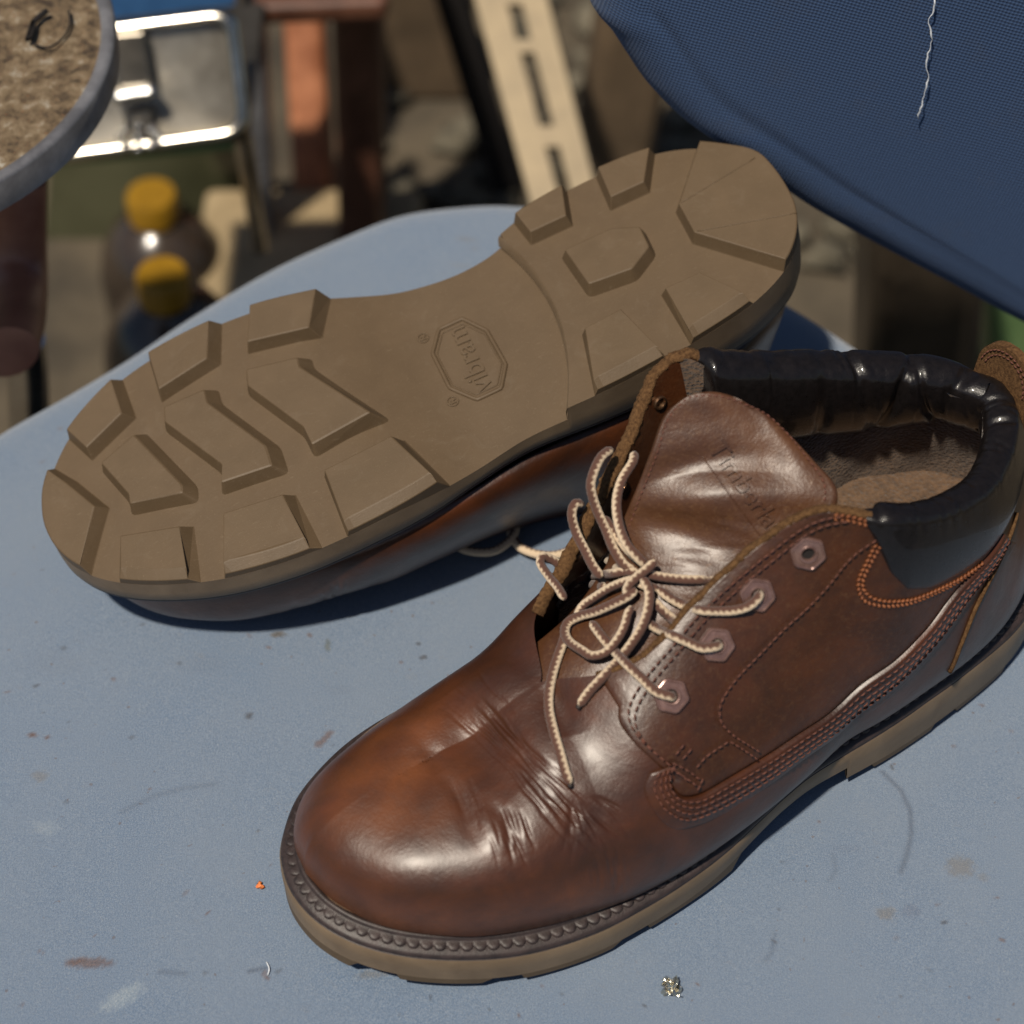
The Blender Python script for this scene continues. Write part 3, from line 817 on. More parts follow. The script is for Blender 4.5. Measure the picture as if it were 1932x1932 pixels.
# --- wing overlay & quarter overlay (lateral)
F_EDGE = [(1166,1335),(1165,1352),(1172,1372),(1197,1404),(1225,1430),(1249,1452),(1272,1474)]
E_EDGE = [(1268,1440),(1262,1472),(1278,1499),(1313,1499),(1375,1465),(1480,1400),(1584,1325),(1668,1258),(1743,1187),(1814,1096),(1885,1005)]
O_EDGE = [(1240,1452),(1231,1484),(1250,1522),(1288,1543),(1335,1530),(1417,1486),(1520,1412),(1615,1345),(1700,1278),(1768,1205),(1838,1110),(1908,1018)]
fe = pxs_uv(F_EDGE); ee = pxs_uv(E_EDGE); oe = pxs_uv(O_EDGE)
ee2 = resample(to2(ee), .1); oe2 = resample(to2(oe), .1)
def samp(L, t):
    L = np.asarray(L); d = np.r_[0, np.cumsum(np.linalg.norm(np.diff(L, axis=0), axis=1))]; d /= d[-1]
    return np.stack([np.interp(t, d, L[:, j]) for j in range(L.shape[1])], 1)
tt = np.linspace(0, 1, 120); Es = samp(ee2, tt); Os = samp(oe2, tt)
far = Es + (Os - Es) * 1.5
wing_poly = from2(np.vstack([Es, far[::-1]]))
Edense = Es
def h_wing(d, V2, P):
    dE = distpoly(V2, Edense); wd = 1.15
    return .01 + .21 * sstep(0, .07, dE) * (1 - sstep(.35, wd * 1.25, dE)) - .05 * sstep(.0, .05, .05 - d) * 1.0
wingp = patch("wing_overlay", wing_poly, h_wing, M['leather'], rootA, .1)
# quarter
uc0 = px_uv(1166, 1335)
rim_u = np.linspace(15.5, uc0[0], 60)
fe2 = from2(resample(to2(fe), .15))
quarter_poly = np.vstack([np.column_stack([[uc0[0]], [.997]]), fe2, from2(Es), np.column_stack([[15.2, 15.5], [.8, .99]]), np.column_stack([rim_u, np.full(60, .997)])])
def h_q(d, V2, P): return -.03 + .15 * sstep(0, .07, d) + .03 * sstep(.1, .5, d)
quarter = patch("quarter_panel", quarter_poly, h_q, M['leather_q'], rootA, .13)
quarter["label"] = "matt dark brown side panel carrying the hexagonal eyelets"
print("patches")

# --- cut edge along the rim of both eyestays (raw suede edge)
def rim_tube(tab, u0, u1, r1, r2, name, offv=-.04):
    u = np.linspace(u0, u1, 160); P, N = spt(np.stack([u, np.full(160, .995)], 1), tab); P = P + N * offv
    P = P + np.column_stack([.02 * np.sin(u * 9), .02 * np.cos(u * 11), .02 * np.sin(u * 13 + 1)])
    T = np.gradient(P, axis=0); T /= np.linalg.norm(T, axis=1)[:, None]; Bn = np.cross(T, N)
    a = np.arange(12) * 2 * math.pi / 12
    rr = 1 + .08 * rng.normal(size=(160, 1, 1))
    rings = P[:, None] + (N[:, None] * (np.cos(a)[None, :, None] * r1) + Bn[:, None] * (np.sin(a)[None, :, None] * r2)) * rr
    V, F = loft(rings); o = mk(name, V, F, M['suede'], rootA, True); fix_normals(o); return o
rim_tube(LAT, uc0[0], 11.4, .20, .13, "eyestay_edge")
rim_tube(MED, 6.1, 12.4, .26, .14, "eyestay_edge")

# --- padded collar, swept round the heel from the lateral to the medial side
def collar():
    CB = pxs_uv([(1652,1088),(1668,1112),(1720,1112),(1800,1082),(1870,1035),(1925,965)])
    FR = pxs_uv([(1683,988),(1668,1030),(1652,1075)])
    stations = []
    # lateral: u from 11.15 to 17, medial: 17 down to 12.2
    def vb_lat(u):
        if u < CB[0, 0]:
            return float(np.interp(u, [FR[:, 0].min(), CB[:, 0].min()], [.97, CB[0, 1]]))
        o = np.argsort(CB[:, 0]); return float(np.interp(u, CB[o, 0], CB[o, 1]))
    print('collar CB', CB.round(2).tolist(), 'FR', FR.round(2).tolist())
    ulat = np.linspace(10.75, NR - 1, 190); umed = np.linspace(NR - 1, 11.3, 210)[1:]
    rings = []; tot = len(ulat) + len(umed)
    k = 0
    s_acc = 0; prev = None
    for tab, us in ((LAT, ulat), (MED, umed)):
        for u in us:
            if tab is LAT:
                vb = float(np.interp(u, [10.75, 11.0, 11.3, 11.8, 13, 14.5, 16, 17], [.95, .74, .655, .635, .645, .68, .72, .74])) 
            else: vb = .82
            if tab is LAT: endt = sstep(10.7, 11.2, u)
            else: endt = sstep(11.25, 11.75, u)
            prof = []
            v = np.linspace(vb, .99, 14); P, N = spt(np.stack([np.full(14, u), v], 1), tab)
            Nh = N.copy(); Nh[:, 2] *= .3; Nh /= np.linalg.norm(Nh, axis=1)[:, None]
            tau = np.linspace(0, 1, 14); puff = .06 + (.42 * np.sin(np.clip(tau * 2.0, 0, math.pi / 2)) ** .6) * (.45 + .55 * endt)
            prof += list(P + Nh * puff[:, None])
            rimp = P[-1]; nh = Nh[-1]; po = puff[-1]; pin = .30 + (.42 if tab is LAT else .42 + .33 * sstep(16.9, 15.5, u)) * endt; top = .12 + (.26 if tab is LAT else .26 + .14 * sstep(16.9, 15.5, u)) * endt
            for a in np.linspace(0, math.pi, 14)[1:-1]:
                c = math.cos(a); prof.append(rimp + nh * ((po - (-pin)) / 2 * c + (po - pin) / 2) + np.array([0, 0, 1]) * top * math.sin(a))
            dep = (2.2 if tab is LAT else 2.2 + 1.3 * sstep(16.8, 14.5, u))
            Pi, Ni = spt(np.array([[u, .99]]), tab)
            dirdn = (spt(np.array([[u, .6]]), tab)[0][0] - rimp); dirdn /= np.linalg.norm(dirdn)
            for tq in np.linspace(0, 1, 16)[1:]:
                inn = (pin + (.86 - pin) * tq ** 3) if tq < .97 else .55
                bel = .32 * math.sin(math.pi * tq) * endt
                prof.append(rimp - nh * (inn + bel) + dirdn * dep * tq * (.5 + .5 * endt))
            prof = np.array(prof)
            if prev is not None: s_acc += np.linalg.norm(prof[14] - prev)
            prev = prof[14]
            rings.append((prof, s_acc, tab is MED))
    Rg = np.array([r[0] for r in rings]); S = np.array([r[1] for r in rings]); m = Rg.shape[1]
    # wrinkles: ridges across the inner/top face
    Nn = np.gradient(Rg, axis=0); Mn = np.gradient(Rg, axis=1); nn = np.cross(Nn, Mn); nn /= np.linalg.norm(nn, axis=2)[..., None] + 1e-9
    j = np.arange(m)[None, :] / m; S2 = S[:, None]; tot = S[-1]
    D = np.zeros(Rg.shape[:2])
    for c, amp, wd, sl in [(.555, .10, .30, 1.6), (.625, .15, .20, -2.2), (.66, .17, .24, 2.6), (.735, .13, .22, -1.5), (.80, .09, .3, 1.0), (.47, .10, .22, 2.0), (.40, .07, .15, -1.2), (.88, .07, .4, .8), (.345, .05, .12, .8)]:
        cen = c * tot + sl * (j - .6); w_ = sstep(.25, .5, j) * sstep(1.02, .9, j)
        D -= 1.25 * amp * (1 + .5 * np.sin(9 * j + 40 * c))  * np.exp(-((S2 - cen) / wd) ** 2) * w_
    for q in range(110):
        c = rng.uniform(0, tot); wd = rng.uniform(.06, .14); sl = rng.uniform(-2, 2); jj = rng.uniform(.1, .9); lw = rng.uniform(.08, .2)
        D -= rng.uniform(.015, .05) * np.exp(-((S2 - c - sl * (j - jj)) / wd) ** 2) * np.exp(-((j - jj) / lw) ** 2) * sstep(.25, .38, j)
    # outward sign: top of the roll should point up
    sg = 1 if nn[:, 20, 2].mean() > 0 else -1
    Rg = Rg + nn * sg * D[..., None]
    V = Rg.reshape(-1, 3); F = grid_faces(len(Rg), m, flip=(sg < 0))
    o = mk("padded_collar", V, F, M['black'], rootA, True); return o
collar()

# --- tongue
TG = np.array([
 [(21.4,-1.9,6.9),(21.4,-.3,7.25),(21.4,1.3,7.0)],
 [(19.0,-2.0,7.7),(19.3,-.1,8.35),(19.0,1.6,7.7)],
 [(17.7,-2.2,8.7),(17.6,.1,9.3),(16.6,1.7,8.7)],
 [(17.0,-2.3,10.0),(15.7,.1,10.5),(14.6,1.8,9.8)],
 [(16.3,-2.4,11.5),(14.4,-.4,11.7),(12.0,2.0,11.4)],
 [(15.4,-2.7,12.9),(13.5,-1.1,12.75),(10.9,1.5,12.3)],
 [(14.6,-3.15,13.8),(13.0,-1.9,13.6),(11.0,.25,12.9)],
 [(13.9,-3.2,14.25),(12.7,-2.3,14.1),(11.4,-1.2,13.5)],
 [(13.3,-3.05,14.4),(12.7,-2.65,14.4),(12.1,-2.1,14.1)]])
def tongue_pt(s, t):
    """s 0..8 along, t -1..1 across (left/medial -> right)"""
    r = cr(None, TG.reshape(9, 9), np.asarray(s, float)).reshape(-1, 3, 3); t = np.asarray(t, float)[:, None]
    a = t * (t - 1) / 2; b_ = 1 - t * t; c = t * (t + 1) / 2
    return r[:, 0] * a + r[:, 1] * b_ + r[:, 2] * c
def tongue_frame(s, t):
    e = .03
    ds = tongue_pt(np.clip(s + e, 0, 8), t) - tongue_pt(np.clip(s - e, 0, 8), t); dt = tongue_pt(s, np.clip(t + e, -1, 1)) - tongue_pt(s, np.clip(t - e, -1, 1))
    n = np.cross(dt, ds); n /= np.linalg.norm(n, axis=1)[:, None] + 1e-9
    flip = np.sign(n[:, 0:1] * .5 + n[:, 2:3]); return n * flip
def tongue_disp(s, t):
    d = .28 * np.exp(-((s - 4.35 - .5 * t) / .42) ** 2) * np.exp(-((t - .05) / .75) ** 2)      # bulge above the fold
    d -= .30 * np.exp(-((s - 3.45 + .25 * t) / .38) ** 2) * np.exp(-((t) / .9) ** 2)
    d -= .16 * np.exp(-((s - 5.2 - .7 * t) / .35) ** 2) * np.exp(-((t + .3) / .6) ** 2)
    d += .10 * np.exp(-((t - .75) / .2) ** 2) * sstep(4, 5.5, s)
    d -= .05 * np.exp(-((s - 2.4) / .2) ** 2)
    for k, (c, sl) in enumerate([(3.1, .3), (3.3, .5), (3.75, -.2), (3.9, .1), (4.9, .5), (2.9, .4), (2.6, .2)]):
        d -= .018 * np.exp(-((s - c - sl * t) / .05) ** 2) * np.exp(-((t - .2 * math.sin(k)) / .6) ** 2)
    return d
def tongue():
    nu, nv = 170, 110
    S, T_ = np.meshgrid(np.linspace(0, 8, nu), np.linspace(-1, 1, nv), indexing='ij'); s, t = S.ravel(), T_.ravel()
    # round top corners
    P = tongue_pt(s, t); n = tongue_frame(s, t); d = tongue_disp(s, t)
    edge = sstep(.97, 1.0, np.maximum(np.abs(t), s / 8))
    top = P + n * (d - .06 * edge + .03 * np.sin(P[:, 2] * 2.3 + P[:, 1] * 2))[:, None]; bot = P + n * (d - .35)[:, None]
    f1 = grid_faces(nu, nv); f2 = f1[:, ::-1] + nu * nv
    idx = np.arange(nu * nv).reshape(nu, nv)
    loop = np.r_[idx[0, :], idx[1:, -1], idx[-1, -2::-1], idx[-2:0:-1, 0]]
    l2 = np.roll(loop, -1); f3 = np.stack([loop, l2, l2 + nu * nv, loop + nu * nv], 1)
    F = np.vstack([f1, f2, f3]); V = np.vstack([top, bot]); burn = np.concatenate([np.clip(.25 * np.sin(s * 1.3) * t + .2, 0, 1)] * 2)
    o = mk("tongue", V, F, M['leather_t'], rootA, True, {'burn': burn}); fix_normals(o)
    # stitched border
    parts = []
    for off_ in (.90,):
        path = [(s_, off_) for s_ in np.linspace(2.5, 7.2, 60)] + [(7.2 + .45 * math.sin(a), off_ * math.cos(a)) for a in np.linspace(.1, math.pi - .1, 40)] + [(s_, -off_) for s_ in np.linspace(7.2, 2.5, 60)]
        path = np.array(path); Pp = tongue_pt(path[:, 0], path[:, 1]); nn = tongue_frame(path[:, 0], path[:, 1]); Pp = Pp + nn * tongue_disp(path[:, 0], path[:, 1])[:, None]
        parts += stitch_row(Pp, nn, .21, .16, .028, .015)
    V, F = join(parts); tag(mk("tongue_stitching", V, F, M['thread'], rootA), kind="stuff")
    return o, top, f1
tg, TGP, TGF = tongue()
# pressed lettering on the tongue: raised/pressed letters following the surface
def tongue_text():
    v, F = text_mesh("Timberland", 1.15, .02, "tongue_lettering", None, None, 1.02, .12)
    # text x -> along a line on tongue, y -> across
    p0 = np.array(tongue_uv(1345, 838)); p1 = np.array(tongue_uv(1515, 1040))
    return v, F, p0, p1
TB = BVHTree.FromPolygons([Vector(p) for p in TGP], [tuple(map(int, x)) for x in TGF])
nuT, nvT = 170, 110
def tongue_uv(px, py):
    o, d = ray(px, py); h = TB.ray_cast(Vector(tolocal(A, o)), Vector(dlocal(A, d)))
    if h[0] is None: return None
    q = TGF[h[2]]; i, j = divmod(int(q[0]), nvT); return (i / (nuT - 1) * 8, j / (nvT - 1) * 2 - 1)
v, F = text_mesh("Timberland", 1.25, .02, "tongue_lettering", None, None, 1.0, .1)
# place flat on a tangent plane then project each vertex onto the tongue
def cast_local(px, py, bvhs):
    o, d = ray(px, py); lo, ld = Vector(tolocal(A, o)), Vector(dlocal(A, d)); best = None
    for bb in bvhs:
        h = bb.ray_cast(lo, ld)
        if h[0] is not None and (best is None or h[3] < best[3]): best = h
    return best
hA, hB = cast_local(1348, 838, [TB]), cast_local(1455, 985, [TB])
if hA and hB and hA[0] and hB[0]:
    a, b_ = np.array(hA[0]), np.array(hB[0]); ex = (b_ - a) / np.linalg.norm(b_ - a); nz = np.array(hA[1]) + np.array(hB[1]); 
    if nz[2] < 0: nz = -nz
    nz -= ex * (nz @ ex); nz /= np.linalg.norm(nz); ey = np.cross(nz, ex)
    width = v[:, 0].max() - v[:, 0].min(); want = np.linalg.norm(b_ - a) * 1.32
    sc_ = want / width
    W3 = a + ex * ((v[:, 0:1] - v[:, 0].min()) * sc_) + ey * (v[:, 1:2] * sc_)
    out = []
    for p, zz in zip(W3, v[:, 2]):
        h = TB.ray_cast(Vector(p + nz * 4), Vector(-nz))
        q = np.array(h[0]) if h[0] is not None else p
        out.append(q + nz * (.005 + (.085 if zz > 0 else -.05)))
    o = mk("tongue_lettering", out, F, M['leather_t'], rootA, True, {'burn': np.zeros(len(out))}, sharp=40)
    # underline
    U_ = []
    for k in np.linspace(.02, .95, 60):
        p = a + ex * (k * want) - ey * .62 * sc_ * 1.25; h = TB.ray_cast(Vector(p + nz * 4), Vector(-nz))
        if h[0] is not None: U_.append(np.array(h[0]) + nz * .0)
    if len(U_) > 4:
        V, F = tube(np.array(U_), .03, 6); o = mk("lettering_underline", V, F, M['leather_t'], rootA, True, {'burn': np.zeros(len(V))})

# --- stitching on the side
st = []
for k, off_ in ((.16, .29), (.42, .26), (.70, .18), (1.0, .08)):
    L = Es + (Os - Es) * k; uv = from2(L); uv[:, 1] = np.clip(uv[:, 1], 0, 1); P, N = spt(uv, LAT); dE_ = distpoly(L, Edense); P = P + N * (crease_disp(P) * .8 + .01 + .27 * sstep(0, .07, dE_) * (1 - sstep(.35, 1.15 * 1.25, dE_)))[:, None]
    P = resample(np.hstack([P, N]), .1); st += stitch_row(P[:, :3], P[:, 3:], .27, .225, .031, .008)
row1 = [(1590,966),(1545,975),(1447,1042),(1350,1127),(1290,1192),(1237,1257),(1203,1305),(1188,1340),(1192,1370),(1217,1405),(1262,1445),(1285,1465)]
for dx, dy in ((0, 0), (11, 9)):
    P, N = row_px([(x + dx, y + dy) for x, y in row1], .15); st += stitch_row(P, N + 0, .27, .22, .030, .155)
for L in ([(1650,1009),(1559,1096),(1457,1198),(1385,1274),(1355,1318),(1350,1345),(1356,1364),(1380,1386),(1432,1418)],
          [(1368,1394),(1395,1410),(1420,1427)], [(1366,1393),(1325,1422),(1298,1453)],
          [(1285,1400),(1262,1428)], [(1298,1408),(1272,1438)], [(1262,1436),(1290,1450),(1318,1470)], [(1256,1446),(1284,1462),(1312,1482)], [(1268,1440),(1256,1452)], [(1318,1462),(1306,1486)]):
    P, N = row_px(L, .15); st += stitch_row(P, N, .24, .2, .030, .155)
V, F = join(st); tag(mk("side_stitching", V, F, M['thread'], rootA), kind="stuff")
st = []
orow = [(1574,966),(1625,974),(1668,990),(1658,1020),(1641,1055),(1626,1090),(1634,1116),(1661,1128),(1712,1127),(1763,1108),(1814,1082),(1850,1056)]
for dx, dy in ((0, 0), (-9, 9)):
    L = [(x + (dx if i > 2 else -2), y + (dy if i < 3 else (dy if i > 5 else 3))) for i, (x, y) in enumerate(orow)]
    P, N = row_px(L, .17); st += stitch_row(P, N, .19, .17, .055, .0, slant=.8 if dx == 0 else -.8)
V, F = join(st); tag(mk("collar_stitching", V, F, M['thread_o'], rootA), kind="stuff")
# counter seam: piping from collar to welt at the heel
P, N = row_px([(1916,968),(1882,1060),(1846,1131),(1814,1208),(1790,1266)], .05); V, F = tube(P, .08, 8); o = mk("counter_piping", V, F, M['suede'], rootA)
P, N = row_px([(1932,940),(1900,1040),(1866,1120),(1834,1200),(1810,1262)], .05)

# --- eyelets
def eyelet(pt, n, hexa=True, r=.60, mat=None, name="eyelet"):
    n = n / np.linalg.norm(n); t = np.cross([0, 0, 1.0], n); t /= np.linalg.norm(t); b_ = np.cross(n, t)
    m = 36; rings = []
    def rad(a, R0):
        if not hexa: return R0
        k = (a % (math.pi / 3)) - math.pi / 6; return R0 * math.cos(math.pi / 6) / math.cos(k)
    ang = [i * 2 * math.pi / m for i in range(m)]
    prof = [(r, -.06, 1), (r, .03, 1), (r * .93, .085, 1), (r * .86, .095, 1), (r * .80, .065, 1), (r * .50, .075, 0), (r * .44, .11, 0), (r * .36, .10, 0), (r * .31, .03, 0), (r * .30, -.12, 0)] if hexa else \
           [(r, -.02, 0), (r, .05, 0), (r * .85, .09, 0), (r * .65, .08, 0), (r * .55, .0, 0), (r * .55, -.1, 0)]
    for rr, hh, hx in prof:
        rings.append([pt + (t * math.cos(a) + b_ * math.sin(a)) * (rad(a + .26, rr) if hx else rr) + n * hh for a in ang])
    V, F = loft(np.array(rings), True, (False, False)); o = mk(name, V, F, mat or M['eyelet'], rootA, True, sharp=35); fix_normals(o)
    d = [pt + n * -.03] + [pt + (t * math.cos(a) + b_ * math.sin(a)) * rr_ * 1.02 + n * -.03 for a in ang for rr_ in (prof[-1][0],)]
    h = mk("eyelet_hole", np.array(d), [(0, 1 + i, 1 + (i + 1) % m) for i in range(m)], M['hole'], o, False)
    return o
EYP = []
for uv in EYUV:
    P, N = spt(uv[None], LAT); EYP.append((P[0] + N[0] * .20, N[0])); eyelet(P[0] + N[0] * .20, N[0], r=.63)
# far side: round grommets on the inner face and hex heads outside
EYM = pxs_uv([(1243,748),(1192,850),(1112,985),(1050,1075)], DM)
for k, (uu, vv) in enumerate([(11.3, .90), (9.9, .90), (8.5, .89), (7.3, .87)]):
    P, N = spt(np.array([[uu, vv]]), MED)
    eyelet(P[0] - N[0] * .30, -N[0], False, .26, M['brass'], "grommet"); eyelet(P[0] + N[0] * .04, N[0], True, .58)
print("trim")

# --- pull tab at the heel
def tab():
    us = np.linspace(-1, 1, 25); sv = np.linspace(0, 1, 30); V = []
    for s_ in sv:
        wdt = 1.35 * (1 - max(0, (s_ - .55) / .45) ** 2 * .999) ** .5 if s_ > .55 else 1.35
        for a in us:
            V.append((2.35 - .35 * s_ - .0 * a * a - .25, -.35 + a * wdt, 9.4 + 2.7 * s_))
    V = np.array(V); V2 = V + np.array([-.32, 0, 0]); nu, nv = 30, 25; f1 = grid_faces(nu, nv); f2 = f1[:, ::-1] + nu * nv
    idx = np.arange(nu * nv).reshape(nu, nv); loop = np.r_[idx[0, :], idx[1:, -1], idx[-1, -2::-1], idx[-2:0:-1, 0]]; l2 = np.roll(loop, -1)
    f3 = np.stack([loop, l2, l2 + nu * nv, loop + nu * nv], 1); o = mk("pull_tab", np.vstack([V, V2]), np.vstack([f1, f2, f3]), M['suede'], rootA, True, sharp=50); fix_normals(o)
    pts = []
    for k in (.88, .74):
        a = np.linspace(0, math.pi, 50); P = np.array([(2.08 - .33 * (.5 + .42 * math.sin(q)) + .05, -.35 + 1.35 * k * math.cos(q), 10.75 + 1.35 * k * math.sin(q)) for q in a])
        pts += stitch_row(P, np.tile([1.0, 0, 0], (50, 1)), .2, .16, .03, .0)
    V, F = join(pts); tag(mk("tab_stitching", V, F, M['thread'], rootA), kind="stuff")
tab()

# --- sole
def ring_at(off_, z):
    q = OUTR + OUTN * np.broadcast_to(off_, (NOUT,))[:, None]; return np.column_stack([q, z])
X = OUTR[:, 0]
sd = np.array([zbase(x, y) for x, y in OUTR]); zt = ztop(X)
# smooth breast corner of side bottom
rings = [ring_at(0.0, sd), ring_at(.0, sd + .12), ring_at(.03, sd * .5 + zt * .5), ring_at(.02, zt - .12), ring_at(-.02, zt)]
V, F = loft(np.array(rings), True, (False, False)); o = mk("outsole_sidewall", V, F, M['side'], rootA, True, sharp=40); fix_normals(o)
# bottom plates
def plate(name, poly, zf, mat, step=.3):
    poly = np.asarray(poly); mn, mx = poly.min(0), poly.max(0)
    Xg, Yg = np.meshgrid(np.arange(mn[0], mx[0], step), np.arange(mn[1], mx[1], step), indexing='ij'); G = np.stack([Xg.ravel(), Yg.ravel()], 1); G = G[inpoly(G, poly)]; G = G[distpoly(G, poly, True) > step * .5]
    n = len(poly); res = delaunay_2d_cdt([Vector(p) for p in np.vstack([poly, G])], [(i, (i + 1) % n) for i in range(n)], [list(range(n))], 1, 1e-6)
    P = np.array([tuple(p) for p in res[0]]); z = zf(P[:, 0], P[:, 1]); o = mk(name, np.column_stack([P, z]), [tuple(f) for f in res[2]], mat, rootA, True); fix_normals(o)
    return o
xb = lambda y: 9.9 + .055 * (y + .5) ** 2
mask = OUTR[:, 0] >= xb(OUTR[:, 1])
# contiguous front part of the outline
st_i = [i for i in range(NOUT) if mask[i] and not mask[i - 1]][0]
fidx = [(st_i + k) % NOUT for k in range(int(mask.sum()))]; hidx = [(st_i + int(mask.sum()) + k) % NOUT for k in range(NOUT - int(mask.sum()))]
pf, ph = OUTR[fidx], OUTR[hidx]
yb = np.linspace(pf[-1][1], pf[0][1], 40)[1:-1]; brc = np.column_stack([xb(yb), yb])
front_poly = np.vstack([pf, brc]); heel_poly = np.vstack([ph, brc[::-1]])
plate("forefoot_plate", front_poly, lambda x, y: np.array([float(zbase(max(a, 10.6), 0)) for a in x]), M['sole'])
plate("heel_plate", heel_poly, lambda x, y: np.full(len(x), .54), M['sole'])
yb = np.linspace(pf[-1][1], pf[0][1], 60); c = np.column_stack([xb(yb), yb])
V, F = loft(np.array([np.column_stack([c + [.0, 0], np.full(60, .54)]), np.column_stack([c + [.08, 0], np.full(60, .75)]), np.column_stack([c + [.12, 0], np.full(60, 1.15)])]), False, (False, False)); mk("heel_breast", V, F, M['side'], rootA)
for k in RAW: fix_normals(build_lug(k, rootA))
# grooves on the rear heel lug: thin raised mould lines
for (a, b_) in (((5.3,-.3),(1.55,.2)), ((5.4,-1.8),(1.42,-3.1)),):
    pa, pb = np.array([a[0] - 1.4, -(a[1] + 1.3)]), np.array([b_[0] - 1.4, -(b_[1] + 1.3)]); P = np.array([[*(pa + (pb - pa) * t), -.0] for t in np.linspace(.02, .93, 12)])
    V, F = tube(P, .028, 6); mk("mould_line", V, F, M['lug'], rootA)
# octagonal emblem on the shank and lettering
def zsh(x): return float(zbase(np.float64(max(x, 10.6)), 0))
octo = np.array([(x - 1.4, -(y + 1.3)) for x, y in [(14.6,0),(15.6,0),(16.25,-.9),(16.3,-2.7),(15.6,-3.7),(14.6,-3.7),(14.0,-2.8),(14.0,-1.0)]])
def loop_tube(P2, r, z, name, mat):
    P = resample(P2, .12, closed=True, smooth=False); P3 = np.column_stack([P, [zsh(a) + z for a in P[:, 0]]]); P3 = np.vstack([P3, P3[:2]])
    V, F = tube(P3, r, 8, (False, False)); return mk(name, V, F, mat, rootA)
cen = octo.mean(0)
loop_tube(octo, .085, -.005, "emblem_frame", M['sole']); loop_tube(cen + (octo - cen) * .88, .03, -.01, "emblem_frame", M['sole'])
def sole_text(body, size, cx, cy, ang, th=.05):
    v, F = text_mesh(body, size, th, "t", None, None)
    # viewed from below: x axis direction ang in sole-view; mirror so it reads from below
    ca, sa = math.cos(ang), math.sin(ang); P = np.column_stack([cx + v[:, 0] * ca + v[:, 1] * sa, cy + v[:, 0] * sa - v[:, 1] * ca, np.zeros(len(v))])
    P[:, 2] = np.array([zsh(a) for a in P[:, 0]]) - v[:, 2] - .02
    return P, F
for body, size, cx, cy, ang in (("vibram", 1.15, cen[0], cen[1], None), ("\u00ae", .75, None, None, None), ("\u00ae", .75, None, None, None)):
    pass
LOGO = []
def ra(px, py, z=0.9):
    """pixel on B sole -> local xy"""
    o, d = ray(px, py); lo = tolocal(Bp, o); ld = dlocal(Bp, d); t = (z - lo[2]) / ld[2]; q = lo + ld * t; return q[:2]
pv, pm = ra(905, 715), ra(855, 610)       # v at the lower right, m at the upper left
dirv = pm - pv; ang = math.atan2(dirv[1], dirv[0])
# right boot is the mirrored mesh, so the local text must itself be mirrored to read right there
def sole_text_m(body, size, c, ang, th=.05, mirror=True):
    v, F = text_mesh(body, size, th, "t", None, None); ex = np.array([math.cos(ang), math.sin(ang)]); 
    # candidate up vector: chosen so letters read correctly on the mirrored right boot
    ey = np.array([-ex[1], ex[0]])
    P2 = c + np.outer(v[:, 0], ex) + np.outer(v[:, 1], ey); P = np.column_stack([P2, [zsh(a) for a in P2[:, 0]]]); P[:, 2] += -v[:, 2] - .01
    return P, F
P, F = sole_text_m("vibram", 1.18, cen + 0, ang); P_l, F_l = P, F
o = mk("emblem_lettering", P, F, M['sole'], rootA, True, sharp=40); fix_normals(o)
for (px, py) in ((797, 628), (853, 748)):
    P, F = sole_text_m("\u00ae", .62, ra(px, py), ang, .03); o = mk("registered_mark", P, F, M['sole'], rootA, True, sharp=40); fix_normals(o)

# midsole band, welt and scalloped rand
rings = [ring_at(-.02, zt), ring_at(-.05, zt + .02), ring_at(-.03, zt + .06), ring_at(-.04, zt + .16), ring_at(-.12, zt + .24), ring_at(-.34, zt + .30), ring_at(-.75, zt + .34)]
V, F = loft(np.array(rings), True, (False, False)); o = mk("midsole_band", V, F, M['welt'], rootA, True, sharp=50); fix_normals(o)
per = np.r_[0, np.cumsum(np.linalg.norm(np.diff(OUTR, axis=0), axis=1))]
def rand():
    # finer resample for scallops
    n = 2600; t = np.linspace(0, NOUT, n, endpoint=False); i = np.floor(t).astype(int); f = t - i
    Pq = OUTR[i % NOUT] * (1 - f[:, None]) + OUTR[(i + 1) % NOUT] * f[:, None]; Nq = OUTN[i % NOUT] * (1 - f[:, None]) + OUTN[(i + 1) % NOUT] * f[:, None]
    Nq /= np.linalg.norm(Nq, axis=1)[:, None]; s = t / NOUT * (per[-1] + .08)
    ph = (s / .45) % 1.0; sc = 1 - np.abs(2 * ph - 1) ** 2.6          # rounded teeth
    zz = ztop(Pq[:, 0]) + .30
    def rg(off_, z): return np.column_stack([Pq + Nq * np.broadcast_to(off_, (n,))[:, None], np.broadcast_to(z, (n,))])
    rings = [rg(-.38 + .17 * sc, zz - .05), rg(-.38 + .17 * sc, zz + .05), rg(-.40 + .16 * sc, zz + .07 + .02 * sc), rg(-.44 + .08 * sc, zz + .10 + .01 * sc), rg(-.49, zz + .12), rg(-.52, zz + .13), rg(-.54, zz + .22), rg(-.59, zz + .27), rg(-.67, zz + .27), rg(-.74, zz + .18), rg(-.95, zz + .1)]
    V, F = loft(np.array(rings), True, (False, False)); o = mk("scalloped_welt", V, F, M['welt'], rootA, True); fix_normals(o)
rand()
print("sole")

